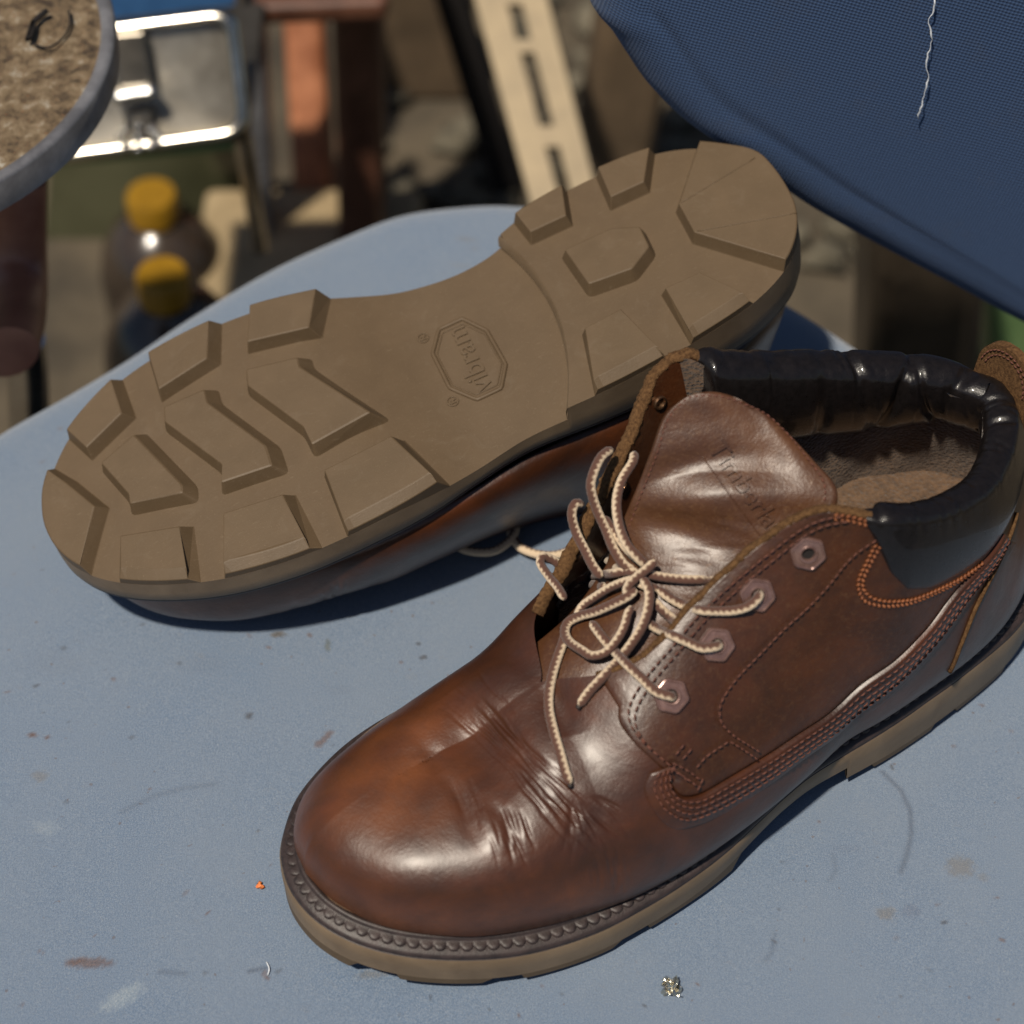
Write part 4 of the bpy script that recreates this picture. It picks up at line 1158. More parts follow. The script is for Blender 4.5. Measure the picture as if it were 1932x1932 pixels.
# --- second boot: mirrored copy lying upside down
rootB = rootA.copy(); scene.collection.objects.link(rootB); rootB.name = "ankle_boot"
Rb = np.stack([Bp.R[:, 0], -Bp.R[:, 1], Bp.R[:, 2]], 1)
rootB.matrix_world = Matrix.Translation(Bp.t * CM) @ Matrix([list(r) for r in Rb]).to_4x4() @ Matrix.Diagonal((1, -1, 1, 1))
rootB["label"] = "upturned brown boot showing its tan lugged rubber sole, propped behind the upright boot"
def copy_children(src, dst):
    for ch in [c for c in src.children]:
        if ch.name.split('.')[0] in ("wing_overlay", "quarter_panel", "collar_stitching", "side_stitching", "tongue_lettering", "lettering_underline"): continue
        c = ch.copy(); scene.collection.objects.link(c); c.parent = dst
        copy_children(ch, c)
copy_children(rootA, rootB)

# --- laces
CREAM = np.array([.72, .57, .40]); BRN = np.array([.085, .035, .025])
VB = BVHTree.FromPolygons([v.co / CM for v in vamp.data.vertices], [tuple(p.vertices) for p in vamp.data.polygons])
VIEWL = dlocal(A, -FW) + np.array([0, 0, .35]); VIEWL /= np.linalg.norm(VIEWL)
def lace_mesh(name, P, parent, r=.148, seg=20, flat=.85, face=None, sgn_=1, bias_=.12):
    P = resample(P, .055); T, N, B = frames(P)
    if face is not None: pass
    d = np.r_[0, np.cumsum(np.linalg.norm(np.diff(P, axis=0), axis=1))]
    a = np.arange(seg) * 2 * math.pi / seg; pitch = .20
    rings = []; cols = []
    tw = .35 * np.sin(d * .5 + 1.3)
    for i in range(len(P)):
        ph = d[i] / pitch
        b_ = 1 + .10 * np.abs(np.sin(math.pi * ph + a * 1.0)) ** .7 - .04
        e = min(1, .55 + min(d[i], d[-1] - d[i]) * 3)
        rr = r * b_ * e
        rings.append(P[i] + N[i] * (np.cos(a + tw[i]) * rr)[:, None] + B[i] * (np.sin(a + tw[i]) * rr * flat)[:, None])
        # cream one side, brown the other, saw-tooth border
        saw = (ph % 1.0); bord = .05 + .62 * (saw - .5)
        dirs_ = N[i] * np.cos(a + tw[i])[:, None] + B[i] * np.sin(a + tw[i])[:, None]
        side = np.cross(T[i], VIEWL); side /= np.linalg.norm(side) + 1e-6
        m = sstep(-.16, .16, dirs_ @ side * sgn_ + 1.1 * (abs(saw - .5) - .25) + bias_)
        cols.append(BRN * (1 - m)[:, None] + CREAM * m[:, None])
    V, F = loft(np.array(rings)); o = mk(name, V, F, M['lace'], parent, True, None, None, np.array(cols).reshape(-1, 3)); return o
def lp(cx, cy, lift=.2, z=None):
    """crop pixel -> local point on tongue/vamp surface, lifted toward the viewer, or at given height"""
    px, py = 976.7 + cx * .3676, 799 + cy * .3676
    o, d = ray(px, py)
    if z is not None:
        q = on_z(px, py, z * A.s); return tolocal(A, q)
    h = cast_local(px, py, [TB, VB])
    if h is None: q = on_z(px, py, 9 * A.s); return tolocal(A, q)
    return np.array(h[0]) - dlocal(A, d) * lift
e1, e2, e3, e4 = [p for p, n in EYP]; n1, n2, n3, n4 = [n for p, n in EYP]
laceroot = rootA
STR = [
 [lp(720,850,.45), lp(790,900,.3), lp(860,935,.28), lp(940,958,.30), lp(1040,963,.34), lp(1120,958,.40), lp(1190,935,.50), e3 + n3 * .16, e3 - n3 * .4],
 [lp(660,770,.5), lp(740,788,.3), lp(850,800,.18), lp(930,802,.12), lp(980,806,-.12), lp(1030,812,-.6)],
 [lp(650,1010,.45), lp(720,1055,.32), lp(800,1090,.3), lp(880,1125,.35), lp(950,1152,.45), e2 + n2 * .16, e2 - n2 * .4],
 [lp(690,900,.3), lp(740,955,.22), lp(790,1000,.15), lp(830,1040,-.1)],
 [lp(380,1020,.2), lp(430,1090,.2), lp(480,1150,.25), lp(560,1235,.3), lp(640,1310,.32), lp(710,1375,.4), e1 + n1 * .16, e1 - n1 * .4],
 [lp(482,130,z=11.9), lp(430,170,z=12.0), lp(390,250,z=11.9), lp(375,330,z=11.6), lp(405,440,z=11.0), lp(450,540,z=10.6), lp(490,640,z=10.4), lp(545,725,z=10.2), lp(600,760,z=10.1)],
 [lp(600,150,z=11.6), lp(590,200,z=11.7), lp(535,290,z=11.6), lp(508,400,z=11.4), lp(520,520,z=11.1), lp(560,620,z=10.9), lp(610,680,z=10.7), lp(660,730,z=10.4)],
 [lp(440,480,z=10.6), lp(500,560,z=10.5), lp(560,640,z=10.4), lp(630,710,z=10.2)],
 [lp(335,412,z=10.3), lp(295,412,z=10.5), lp(278,470,z=10.3), lp(300,560,z=9.9), lp(345,650,z=9.7), lp(385,730,z=9.6), lp(430,790,z=9.5)],
 [lp(225,735,z=8.3), lp(180,700,z=8.5), lp(130,685,z=8.7), lp(118,720,z=8.7), lp(160,785,z=8.7), lp(205,840,z=8.8), lp(240,900,z=8.9)],
 [lp(620,770,.55), lp(560,758,.6), lp(470,772,.55), lp(380,782,.5), lp(320,790,.45), lp(270,830,.45), lp(243,890,.45), lp(225,925,.45)],
 [lp(708,706,.75), lp(660,750,.8), lp(610,790,.8), lp(570,830,.75), lp(560,870,.6), lp(580,890,.45)],
 [lp(205,948,.5), lp(250,895,.6), lp(300,850,.65), lp(370,825,.6), lp(440,840,.5)],
 [lp(600,800,.6), lp(540,815,.55), lp(470,845,.5), lp(390,895,.45), lp(330,940,.4), lp(300,1000,.3)],
 [lp(610,850,.6), lp(560,890,.6), lp(480,930,.55), lp(400,965,.5), lp(320,988,.45), lp(260,1020,.45), lp(242,1070,.45), lp(265,1120,.45), lp(330,1165,.5), lp(380,1192,.5), lp(450,1175,.55), lp(510,1110,.6), lp(548,1040,.6), lp(565,980,.55), lp(585,940,.5)],
 [lp(640,790,.75), lp(675,860,.75), lp(668,960,.7), lp(630,1060,.6), lp(570,1150,.5), lp(510,1225,.4), lp(440,1300,.25), lp(370,1375,.18), lp(317,1448,.18)],
 [lp(250,1060,.4), lp(230,1130,.3), lp(195,1230,.2), lp(165,1350,.17), lp(160,1460,.17), lp(185,1580,.17), lp(220,1700,.17), lp(245,1790,.17), lp(268,1850,.17)],
 [lp(560,760,.35), lp(600,800,.35), lp(650,830,.35), lp(720,850,.35)],
 [lp(460,700,.2), lp(520,745,.25), lp(580,775,.3), lp(640,800,.3)],
]
for k_, L in enumerate(STR): lace_mesh("lace", np.array(L), rootA, r=.158, sgn_=(1, -1, 1, -1, 1, -1, 1, 1, -1, 1, 1, 1, -1, 1, -1, 1, -1, 1, 1)[k_], bias_=rng.uniform(-.45, -.15))
# laces of the far boot: a few dim loops below its flank
lb = []
# aglets
for c in ((317, 1448), (268, 1850)):
    p = lp(*c, .18); q = lp(c[0] - 8 if c[0] > 300 else c[0] + 4, c[1] + 14, .16); V, F = tube(np.array([p, (p + q) / 2, q]), .10, 8); mk("aglet", V, F, M['thread_d'], rootA)

tp_ = []
for k_ in range(7):
    a0_ = on_z(1738 + rng.uniform(-6, 6), 943 + rng.uniform(-5, 5), 0); o_, d_ = ray(1738 + rng.uniform(-8, 8), 943 + rng.uniform(-7, 7))
    LB = BVHTree.FromPolygons([v_.co / CM for v_ in lin.data.vertices], [tuple(p_.vertices) for p_ in lin.data.polygons]) if k_ == 0 else LB
    h_t = LB.ray_cast(Vector(tolocal(A, o_)), Vector(dlocal(A, d_)))
    if h_t[0] is not None: tp_.append(np.array(h_t[0]) - dlocal(A, d_) * .12)
if len(tp_) > 3: V, F = tube(resample(np.array(tp_), .08), .05, 6); mk("lint_tuft", V, F, M['lint'], rootA)
for L_b, z_b in (([(860,985),(850,1015),(880,1038),(930,1040),(965,1015),(975,985)], .6), ([(960,1000),(985,1035),(1040,1048),(1090,1030),(1115,1000)], .5), ([(1080,1020),(1120,1040),(1160,1025)], .3)):
    Pb = tolocal(Bp, np.array([on_z(x_, y_, z_b) for x_, y_ in L_b])); lace_mesh("lace", Pb, rootB, r=.17, sgn_=1, bias_=-.1)
print("laces")
# ------------------------------------------------------------------ seat cushion
SEATB = [on_z(x, y, -.8)[:2] for x, y in [(-140,905),(-60,850),(0,808),(110,745),(230,673),(350,594),(500,507),(635,446),(750,402),(860,385),(966,382),(1100,400),(1250,450),(1400,520),(1520,586),(1655,676),(1800,790),(1960,930)]]
SEATB = np.array(SEATB + [(33, -8), (34, -28), (26, -42), (0, -46), (-26, -42), (-36, -24), (-36, -6)])
sb = resample(SEATB, .06, closed=True)
if 0.5 * np.sum(sb[:, 0] * np.roll(sb[:, 1], -1) - np.roll(sb[:, 0], -1) * sb[:, 1]) < 0: sb = sb[::-1]
nb = 1500; sb = samp(np.vstack([sb, sb[:1]]), np.linspace(0, 1, nb, endpoint=False)); c0 = np.array([0.0, -8.0])
rad_ = np.linalg.norm(sb - c0, axis=1); dirs = (sb - c0) / rad_[:, None]
NRAD = 330; Rr = 1.8
levels = [(f, 0) for f in np.linspace(.002, 1, NRAD)] 
V = []
for f in np.linspace(.002, 1, NRAD): V.append(np.column_stack([c0 + dirs * ((rad_ - Rr) * f)[:, None], np.zeros(nb)]))
for a in np.linspace(0, math.pi / 2, 9)[1:]: V.append(np.column_stack([c0 + dirs * (rad_ - Rr + Rr * math.sin(a))[:, None], np.full(nb, -Rr * (1 - math.cos(a)))]))
for z, ins_ in ((-3.0, .0), (-4.2, .0), (-5.0, .4), (-5.4, 1.2)): V.append(np.column_stack([c0 + dirs * (rad_ - ins_)[:, None], np.full(nb, z)]))
V = np.array(V); nl = len(V); V = V.transpose(1, 0, 2).reshape(-1, 3)
V[:, 2] += .05 * np.sin(V[:, 0] * .25) * np.cos(V[:, 1] * .22) - .05
tint = np.ones((len(V), 3)); XY = V[:, :2]
def stain(px, py, w_, h_2, ang, colr, amt, rough_=.35):
    c = on_z(px, py, 0)[:2]; a = R(ang); dx, dy = (XY - c).T; s = 49.0
    u_ = (dx * math.cos(a) + dy * math.sin(a)) / (w_ / s); v_ = (-dx * math.sin(a) + dy * math.cos(a)) / (h_2 / s)
    near = (np.abs(u_) < 3) & (np.abs(v_) < 3)
    nz = np.sin(XY[:, 0] * 9 + px) * np.sin(XY[:, 1] * 11 + py) * .5 + np.sin(XY[:, 0] * 23 + py) * np.sin(XY[:, 1] * 19 + px) * .5
    r_ = np.sqrt(u_ ** 2 + v_ ** 2) + nz * rough_; k = np.where(near, sstep(1.25, .5, r_), 0) * amt
    tint[:] = tint * (1 - k)[:, None] + np.array(colr) * k[:, None]
RB = (.75, .35, .22); GR = (1.55, 1.4, 1.2); DK = (.35, .28, .25); TN = (1.0, .72, .5)
for s_ in [(170,1815,40,11,0,RB,.75),(140,1812,20,7,10,RB,.6),(230,1880,42,18,35,GR,.9),(85,1560,16,26,80,GR,.45),(60,1385,9,6,0,RB,.9),(88,1390,5,5,0,RB,.9),(470,1350,8,9,0,DK,.8),
           (615,1390,8,22,-30,RB,.7),(600,1402,8,10,0,RB,.6),(525,1195,14,8,0,(.6,.4,.25),.9),(618,1215,6,14,0,(.6,.5,.3),.7),(800,1238,9,6,0,DK,.8),(790,1212,5,5,0,DK,.8),(833,1290,5,5,0,DK,.6),
           (1812,1635,26,22,0,TN,.6),(1855,1655,10,9,0,TN,.4),(1672,1722,18,14,0,TN,.6),(1720,1718,18,14,20,(.6,.55,.6),.35),(1782,1740,8,4,20,DK,.7),(700,1838,28,8,5,TN,.55),(820,1822,14,6,0,RB,.3),
           (75,1462,16,12,0,TN,.5),(248,1390,6,5,0,DK,.5),(500,1838,6,10,0,RB,.5),(880,450,25,8,-10,TN,.4),(870,500,20,6,0,TN,.3),(895,468,12,5,20,TN,.4),(1600,1600,30,10,0,(.85,.8,.8),.3),
           (1130,1880,20,30,0,(.9,.9,.9),.25),(1655,1180,30,30,0,(.9,.85,.8),.3),(640,1300,30,12,0,(.85,.8,.8),.2),(380,1250,60,25,0,(.88,.84,.82),.25),(100,1250,60,30,0,(.88,.84,.82),.2)]: stain(*s_)
for k in range(150):
    px, py = rng.uniform(-60, 1990), rng.uniform(800, 1980); s2 = rng.uniform(2.0, 4.5); stain(px, py, s2 * rng.uniform(1, 2), s2, rng.uniform(0, 180), DK if k % 2 else RB, rng.uniform(.3, .8))
SR = [on_z(x, y, 0)[:2] for x, y in [(1665,1455),(1700,1490),(1718,1530),(1720,1570),(1712,1610),(1700,1650)]]
for line, amt, wd in (([(1665,1455),(1700,1490),(1718,1530),(1720,1570),(1712,1610),(1700,1645)], .5, .09), ([(230,1530),(290,1500),(350,1485),(405,1478)], .22, .12), ([(1572,1610),(1578,1640),(1565,1660)], .25, .08), ([(1462,1760),(1458,1790),(1444,1812)], .3, .08), ([(470,1832),(500,1826)], .6, .07), ([(300,1832),(350,1836)], .4, .08)):
    d = distpoly(XY, np.array([on_z(x, y, 0)[:2] for x, y in line])); k = amt * np.exp(-(d / wd) ** 2); tint = tint * (1 - k)[:, None] + np.array([.25, .25, .3]) * k[:, None]
F = grid_faces(nb, nl, wrap_u=True)
seat = mk("chair_seat", V, F, M['seat'], None, True, None, None, tint); fix_normals(seat)
tag(seat, "flat blue fabric chair seat, stained and specked, with both boots on it", "chair seat")
chair = empty("office_chair", (0, 0, -46.0)); tag(chair, "blue fabric office chair with both boots on its stained seat, dark backrest behind", "chair")
seat.parent = chair; seat.location = (0, 0, .46)
for k_ in ('label', 'category'):
    del seat[k_]

# ------------------------------------------------------------------ backrest
BN = np.array([-.10, -.985, .03]); BN /= np.linalg.norm(BN)
bp0 = LOOK + UP * 13.0 + RT * 11 + FW * 1.5
bx = np.cross([0, 0, 1.0], -BN); bx /= np.linalg.norm(bx); by = np.cross(BN, bx) * 1.0
if by[2] < 0: by = -by
if bx[0] < 0: bx = -bx
bpx = [(1100,-60),(1108,0),(1142,43),(1175,93),(1212,146),(1277,211),(1353,265),(1430,318),(1509,373),(1580,415),(1650,454),(1774,519),(1932,602),(2080,660)]
bl = np.array([on_plane(x, y, bp0 - BN * 1.9, BN) for x, y in bpx]); b2 = np.stack([(bl - bp0) @ bx, (bl - bp0) @ by], 1)
b2 = np.vstack([b2, [(b2[-1][0] + 6, b2[-1][1] + 3), (32, 4), (33, 18), (20, 26), (2, 22), (b2[0][0] - 1, b2[0][1] + 8)]])
bb_ = resample(b2, .1, closed=True)
if 0.5 * np.sum(bb_[:, 0] * np.roll(bb_[:, 1], -1) - np.roll(bb_[:, 0], -1) * bb_[:, 1]) < 0: bb_ = bb_[::-1]
nb = 700; bb_ = samp(np.vstack([bb_, bb_[:1]]), np.linspace(0, 1, nb, endpoint=False)); c0 = bb_.mean(0); rad_ = np.linalg.norm(bb_ - c0, axis=1); dirs = (bb_ - c0) / rad_[:, None]
Rr = 2.6; V = []; Z = []
for f in np.linspace(.01, 1, 150): V.append(c0 + dirs * ((rad_ - Rr) * f)[:, None]); Z.append(np.zeros(nb) - .0)
for a in np.linspace(0, math.pi / 2, 10)[1:]: V.append(c0 + dirs * (rad_ - Rr + Rr * math.sin(a))[:, None]); Z.append(np.full(nb, -Rr * (1 - math.cos(a))))
for z, i_ in ((-3.2, .02), (-3.8, .3), (-4.2, 1.2), (-4.4, 3)): V.append(c0 + dirs * (rad_ - i_)[:, None]); Z.append(np.full(nb, z))
V2 = np.array(V).transpose(1, 0, 2).reshape(-1, 2); Z = np.array(Z).T.reshape(-1); nl = len(V)
dl = distpoly(V2, bb_[::4], True)
Z = Z + .0 + .04 * np.exp(-((dl - 1.2) / .5) ** 2) * (1 + .5 * np.sin(V2[:, 0] * 1.3)) * (Z > -.8) - .12 * np.exp(-((dl - 2.3 - .3 * np.sin(V2[:, 0] * .9 + V2[:, 1])) / .35) ** 2) + .012 * (np.minimum(dl, 14)) * 1.5
P3 = bp0 + V2[:, :1] * bx + V2[:, 1:] * by + Z[:, None] * BN
seatback = mk("chair_backrest", P3, grid_faces(nb, nl, wrap_u=True), M['back'], None, True); fix_normals(seatback)
ca, sa = math.cos(R(32)), math.sin(R(32))
at = seatback.data.attributes.new("weave_uv", 'FLOAT_VECTOR', 'POINT')
uvv = np.column_stack([V2[:, 0] * ca + V2[:, 1] * sa, (-V2[:, 0] * sa + V2[:, 1] * ca), np.zeros(len(V2))]); at.data.foreach_set("vector", uvv.astype(np.float32).ravel())
seatback.parent = chair; seatback.location = (0, 0, .46)
V, F = tube(np.array([(2, 4, 40.5), (2, 4, 20), (2, 4, 6)]), 3.2, 24); mk("gas_column", V, F, M['hole'], chair)
for k_ in range(5):
    an_ = k_ * 2 * math.pi / 5 + .3; V, F = tube(np.array([(2, 4, 7), (2 + 14 * math.cos(an_), 4 + 14 * math.sin(an_), 5), (2 + 27 * math.cos(an_), 4 + 27 * math.sin(an_), 3)]), 2.0, 12); mk("leg", V, F, M['hole'], chair)
# loose thread on the backrest
tp = [(1764,0),(1760,25),(1752,38),(1756,60),(1757,85),(1750,105),(1749,130),(1752,150),(1745,172),(1740,195),(1731,222)]
P = np.array([on_plane(x, y, bp0 + BN * .45, BN) for x, y in tp]); P = resample(P, .15); P += rng.normal(size=P.shape) * .02
V, F = tube(P, .028 + .012 * np.sin(np.arange(len(P)) * .8), 6); tag(mk("loose_thread", V, F, M['lint'], None), "pale loose thread hanging down the front of the dark blue backrest", "thread")

# ------------------------------------------------------------------ small debris on the seat
def blob_mesh(c, r, seed, flat=.5, n=14):
    g = np.random.default_rng(seed); V = []
    for i in range(n):
        for j in range(n):
            th = math.pi * i / (n - 1); ph_ = 2 * math.pi * j / n; k = 1 + .35 * math.sin(3 * ph_ + seed) * math.sin(th) + .25 * g.normal() * math.sin(th)
            V.append((c[0] + r * k * math.sin(th) * math.cos(ph_), c[1] + r * k * math.sin(th) * math.sin(ph_), c[2] + r * flat * k * math.cos(th)))
    F = [(i * n + j, i * n + (j + 1) % n, (i + 1) * n + (j + 1) % n, (i + 1) * n + j) for i in range(n - 1) for j in range(n)]
    return np.array(V), F
c = on_z(1266, 1862, .25)
ff = []
for k, (dx, dy, tilt) in enumerate([(0, .18, .3), (.1, -.1, -.6), (-.05, 0, .9)]):
    u_ = np.linspace(-1, 1, 9); G = np.array([(c[0] + dx + a * .24 + .05 * math.sin(5 * b_), c[1] + dy + b_ * .2, .22 + .13 * math.sin(4 * a + k) * math.cos(3 * b_ + k) + tilt * a * .18) for a in u_ for b_ in u_]); ff.append((G, [tuple(x) for x in grid_faces(9, 9)]))
V, F = join(ff); o = mk("foil_scrap", V, F, M['foil'], None, False); sm = o.modifiers.new("solid", 'SOLIDIFY'); sm.thickness = .03 * CM
tag(o, "tiny crumpled silver foil scrap on the seat, lower right of the toe", "foil scrap")
V, F = blob_mesh(on_z(490, 1670, .08), .12, 3); tag(mk("orange_crumb", V, F, M['crumb'], None), "tiny orange crumb on the blue seat, left of the boot's toe", "crumb")
def fibre(pts, r, mat, label, name="lint_fibre"):
    P = resample(np.array([on_z(x, y, .04 + .04 * (i % 2)) for i, (x, y) in enumerate(pts)]), .08); V, F = tube(P, r, 5); tag(mk(name, V, F, mat, None), label, "fibre")
fibre([(505,1840),(508,1828),(503,1815)], .025, M['lint'], "short white fibre on the seat below the toe, near red specks")

# ------------------------------------------------------------------ background
FZ = -46.0
v_, f_ = box_mesh(-260, 260, -60, 330, FZ - 4, FZ); tag(mk("workshop_floor", v_, f_, M['concrete'], None, False), kind="structure")
v_, f_ = box_mesh(-260, 260, 330, 336, FZ, 200); tag(mk("back_wall", v_, f_, M['wall'], None, False), kind="structure")

def rbox(name, x0, x1, y0, y1, z0, z1, mat, parent=None, bw=.6, smooth=False):
    cx_, cy_ = (x0 + x1) / 2, (y0 + y1) / 2
    v_, f_ = box_mesh(x0, x1, y0, y1, z0, z1); o = mk(name, v_, f_, mat, parent, smooth); bevel(o, bw, 3); return o
# round gritty work stool top at the upper left
SZ = 11.5
rimp = np.array([on_z(x, y, SZ)[:2] for x, y in [(213,0),(214,60),(198,140),(172,190),(127,245),(70,300),(0,338)]])
# fit circle
Am = np.column_stack([2 * rimp, np.ones(len(rimp))]); sol = np.linalg.lstsq(Am, (rimp ** 2).sum(1), rcond=None)[0]; cc = sol[:2]; cr_ = math.sqrt(sol[2] + cc @ cc); print('stool circle', cc, cr_)
stool = empty("work_stool", (cc[0], cc[1], FZ)); tag(stool, "round metal work plate with gritty dirty top and steel rim, upper left corner", "work stool")
def loc_to(o, P): return np.asarray(P, float) - np.array(o.location) / CM
m = 128; a = np.arange(m) * 2 * math.pi / m
def ringc(r, z): return np.column_stack([r * np.cos(a), r * np.sin(a), np.full(m, z)])
hz = SZ - FZ
V, F = loft(np.array([ringc(cr_ - .35, hz - 1.5), ringc(cr_, hz - 1.4), ringc(cr_, hz - .12), ringc(cr_ - .1, hz), ringc(cr_ - .45, hz + .02), ringc(cr_ - .6, hz - .12)]), True, (False, False)); o = mk("rim", V, F, M['rim'], stool, True, sharp=50)
V, F = loft(np.array([ringc(.5 + (cr_ - 1) * k / 40, hz - .12 + (.06 * np.sin(k * 1.7) if k < 39 else 0)) for k in range(41)]), True, (True, False)); o = mk("plate_top", V, F, M['grit'], stool, True)
V, F = loft(np.array([ringc(cr_ - .4, hz - 1.45), ringc(cr_ - .4, hz - 1.5)]), True, (True, True)); mk("underside", V, F, M['maroon'], stool)
# its curved leg
pl0 = on_y(35, 430, 22); 
def legtube(pts, r, mat, parent, name="leg", ry=None, m=16):
    P = resample(np.array(pts), 1.0); P = P - np.array(parent.location) / CM; V, F = tube(P, r, m, ry=ry); o = mk(name, V, F, mat, parent, True, sharp=50); fix_normals(o); return o
q = [on_y(30, 330, 20), on_y(30, 480, 19), on_y(28, 560, 17), on_y(22, 620, 14), on_y(10, 665, 12)]
legtube(q, 1.55, M['copper'], stool, ry=1.2)
q2 = [on_y(45, 640, 19), on_y(52, 720, 19), on_y(58, 900, 19)]
legtube(q2, 1.0, M['chrome'], stool, "foot_tube")
# a curled metal shaving on the plate
V, F = tube(resample(np.array([on_z(x, y, SZ + .25) for x, y in [(88,20),(70,35),(62,45),(52,75),(60,60),(62,42)]]), .2), .13, 6); tag(mk("metal_shaving", V, F, M['hole'], None), "dark curled metal shaving lying on the gritty round plate", "shaving")
V, F = tube(resample(np.array([on_z(x, y, SZ + .12) for x, y in [(130,20),(132,45),(118,72),(90,90),(60,82)]]), .2), .05, 5); tag(mk("wire_curl", V, F, M['hole'], None), "thin wire curl on the gritty round plate beside the dark shaving", "wire")

# steel case with lid, frame and clasp
YC = 42.0
case = empty("steel_case", (on_y(280, 300, YC)[0], YC, FZ)); tag(case, "open-fronted stainless steel case with shiny rounded lid and hanging clasp", "case")
pn = np.array([0, -.82, .57]); pc = on_y(290, 170, YC)
def onc(px, py, off_=0): return on_plane(px, py, pc + pn * off_, pn) - np.array(case.location) / CM
def rounded(pts, r, n=7):
    pts = [np.array(p, float) for p in pts]; out = []
    for i in range(len(pts)):
        a_, b2_, c_ = pts[i - 1], pts[i], pts[(i + 1) % len(pts)]; p = b2_ + (a_ - b2_) / np.linalg.norm(a_ - b2_) * r; q = b2_ + (c_ - b2_) / np.linalg.norm(c_ - b2_) * r
        for t in np.linspace(0, 1, n): out.append((1 - t) ** 2 * p + 2 * t * (1 - t) * b2_ + t * t * q)
    return out
outl = rounded([(120, 52), (448, 12), (478, 262), (88, 312)], 48)
inn = rounded([(140, 74), (424, 38), (450, 238), (112, 284)], 36)
o1 = np.array([onc(*p) for p in outl]); o0 = np.array([onc(*p, -2.5) for p in outl]); i1 = np.array([onc(*p, .15) for p in inn]); i0 = np.array([onc(*p, -.5) for p in inn])
mid_ = (o1 * .45 + i1 * .55) + pn * .35
V, F = loft(np.array([o0, o1, mid_, i1, i0]), True, (True, False)); o = mk("lid_frame", V, F, M['steel'], case, True); fix_normals(o)
ce = i0.mean(0); V = np.vstack([i0, [ce - pn * .2]]); n = len(i0); o = mk("lid_panel", V, [(i, (i + 1) % n, n) for i in range(n)], M['steel'], case, True)
o.data.materials.clear(); o.data.materials.append(simple("lid_sheet", (.26, .23, .18), (.62, .57, .48), .12, .36, .2, 1, metal=1.0))
def cquad(name, L, off0, off1, mat, parent=case, bw=.2):
    a_ = np.array([onc(*p, off1) for p in L]); b_ = np.array([onc(*p, off0) for p in L]); V, F = loft(np.array([b_, a_])); o = mk(name, V, F, mat, parent, False); fix_normals(o); bevel(o, bw, 3); return o
cquad("strap", [(212,62),(272,56),(290,165),(222,170)], 0, .5, M['steel_d'])
cquad("clasp", [(208,172),(292,158),(296,186),(212,198)], 0, 1.6, M['chrome'], bw=.5)
cquad("latch_plate", [(232,205),(285,200),(288,238),(236,242)], 0, .4, M['steel_d'])
bt = onc(262, 258, .4)
for k in range(9):
    an = k * math.pi * 2 / 8; ctr = bt + (np.array([math.cos(an) * 1.05, 0, 0]) + np.array([0, .57, .82]) * math.sin(an) * .62 if k < 8 else 0); V, F = blob_mesh(ctr, .3, 1, .9, 8); o = mk("rivet", V, F, M['chrome'], case)
fr = on_y(470, 262, YC)
legtube([on_y(452, 225, YC + 1), on_y(470, 330, YC + 1), on_y(492, 468, YC + 2)], .55, M['steel'], case, "frame_rod")
legtube([on_y(90, 300, YC), on_y(250, 286, YC), on_y(440, 268, YC)], .45, M['green'], case, "green_edge")
# front opening
a_ = [on_y(95, 305, YC + 26), on_y(470, 265, YC + 26), on_y(500, 520, YC + 26), on_y(60, 700, YC + 26)]; b_ = [p + np.array([0, 3.0, 0]) for p in a_]
V, F = loft(np.array([[p - np.array(case.location) / CM for p in a_], [p - np.array(case.location) / CM for p in b_]])); o = mk("inner_panel", V, F, M['tank'], case, False); fix_normals(o)

e0_, e1_ = on_y(92, 306, YC), on_y(470, 266, YC)
rf = [e0_, e1_, e1_ + np.array([0, 12, 0]), e0_ + np.array([0, 12, 0])]
V, F = loft(np.array([[p - np.array(case.location) / CM for p in rf], [p + np.array([0, 0, .6]) - np.array(case.location) / CM for p in rf]])); o = mk("added_shade_plate", V, F, M['steel_d'], case, False); fix_normals(o)  # plate added behind the lid edge to keep the upper cap in shade
def bottle(px, py, y, rcap, label):
    p = on_y(px, py, y); root = empty("bottle", (p[0], y, FZ)); tag(root, label, "bottle", "yellow capped bottles in the case"); H = p[2] - FZ
    m_ = 40; aa = np.arange(m_) * 2 * math.pi / m_
    rg = lambda r, z: np.column_stack([r * np.cos(aa), r * np.sin(aa), np.full(m_, z)])
    V, F = loft(np.array([rg(4.2, 0), rg(4.5, .8), rg(4.5, H - 7), rg(4.1, H - 5), rg(3.0, H - 3), rg(1.6, H - 2.2), rg(1.4, H - 1)])); mk("bottle_body", V, F, M['bottle'], root, True, sharp=50)
    n = 48; ribs = 1 + .03 * (np.arange(m_) % 2); rc = lambda r, z: np.column_stack([r * ribs * np.cos(aa), r * ribs * np.sin(aa), np.full(m_, z)])
    V, F = loft(np.array([rc(rcap, H - 1.9), rc(rcap, H - .1), rg(rcap * .93, H + .15), rg(rcap * .3, H + .15)])); mk("cap", V, F, M['yellow'], root, True, sharp=35)
    return root
bottle(305, 518, 42, 1.6, "brown bottle with bright yellow cap, nearer one below the steel lid")
bottle(285, 368, 60, 1.75, "brown bottle with dimmer yellow cap, just under the steel lid edge")

# blue cloth behind the lid
a_ = [on_y(190, -80, 60), on_y(440, -80, 60), on_y(442, 40, 60), on_y(190, 48, 60)]
V, F = loft(np.array([a_, [p + np.array([0, 1.5, 0]) for p in a_]])); o = mk("blue_cloth", V, F, M['bluecloth'], None, False); fix_normals(o); tag(o, "strip of bright blue cloth behind the steel lid", "cloth")

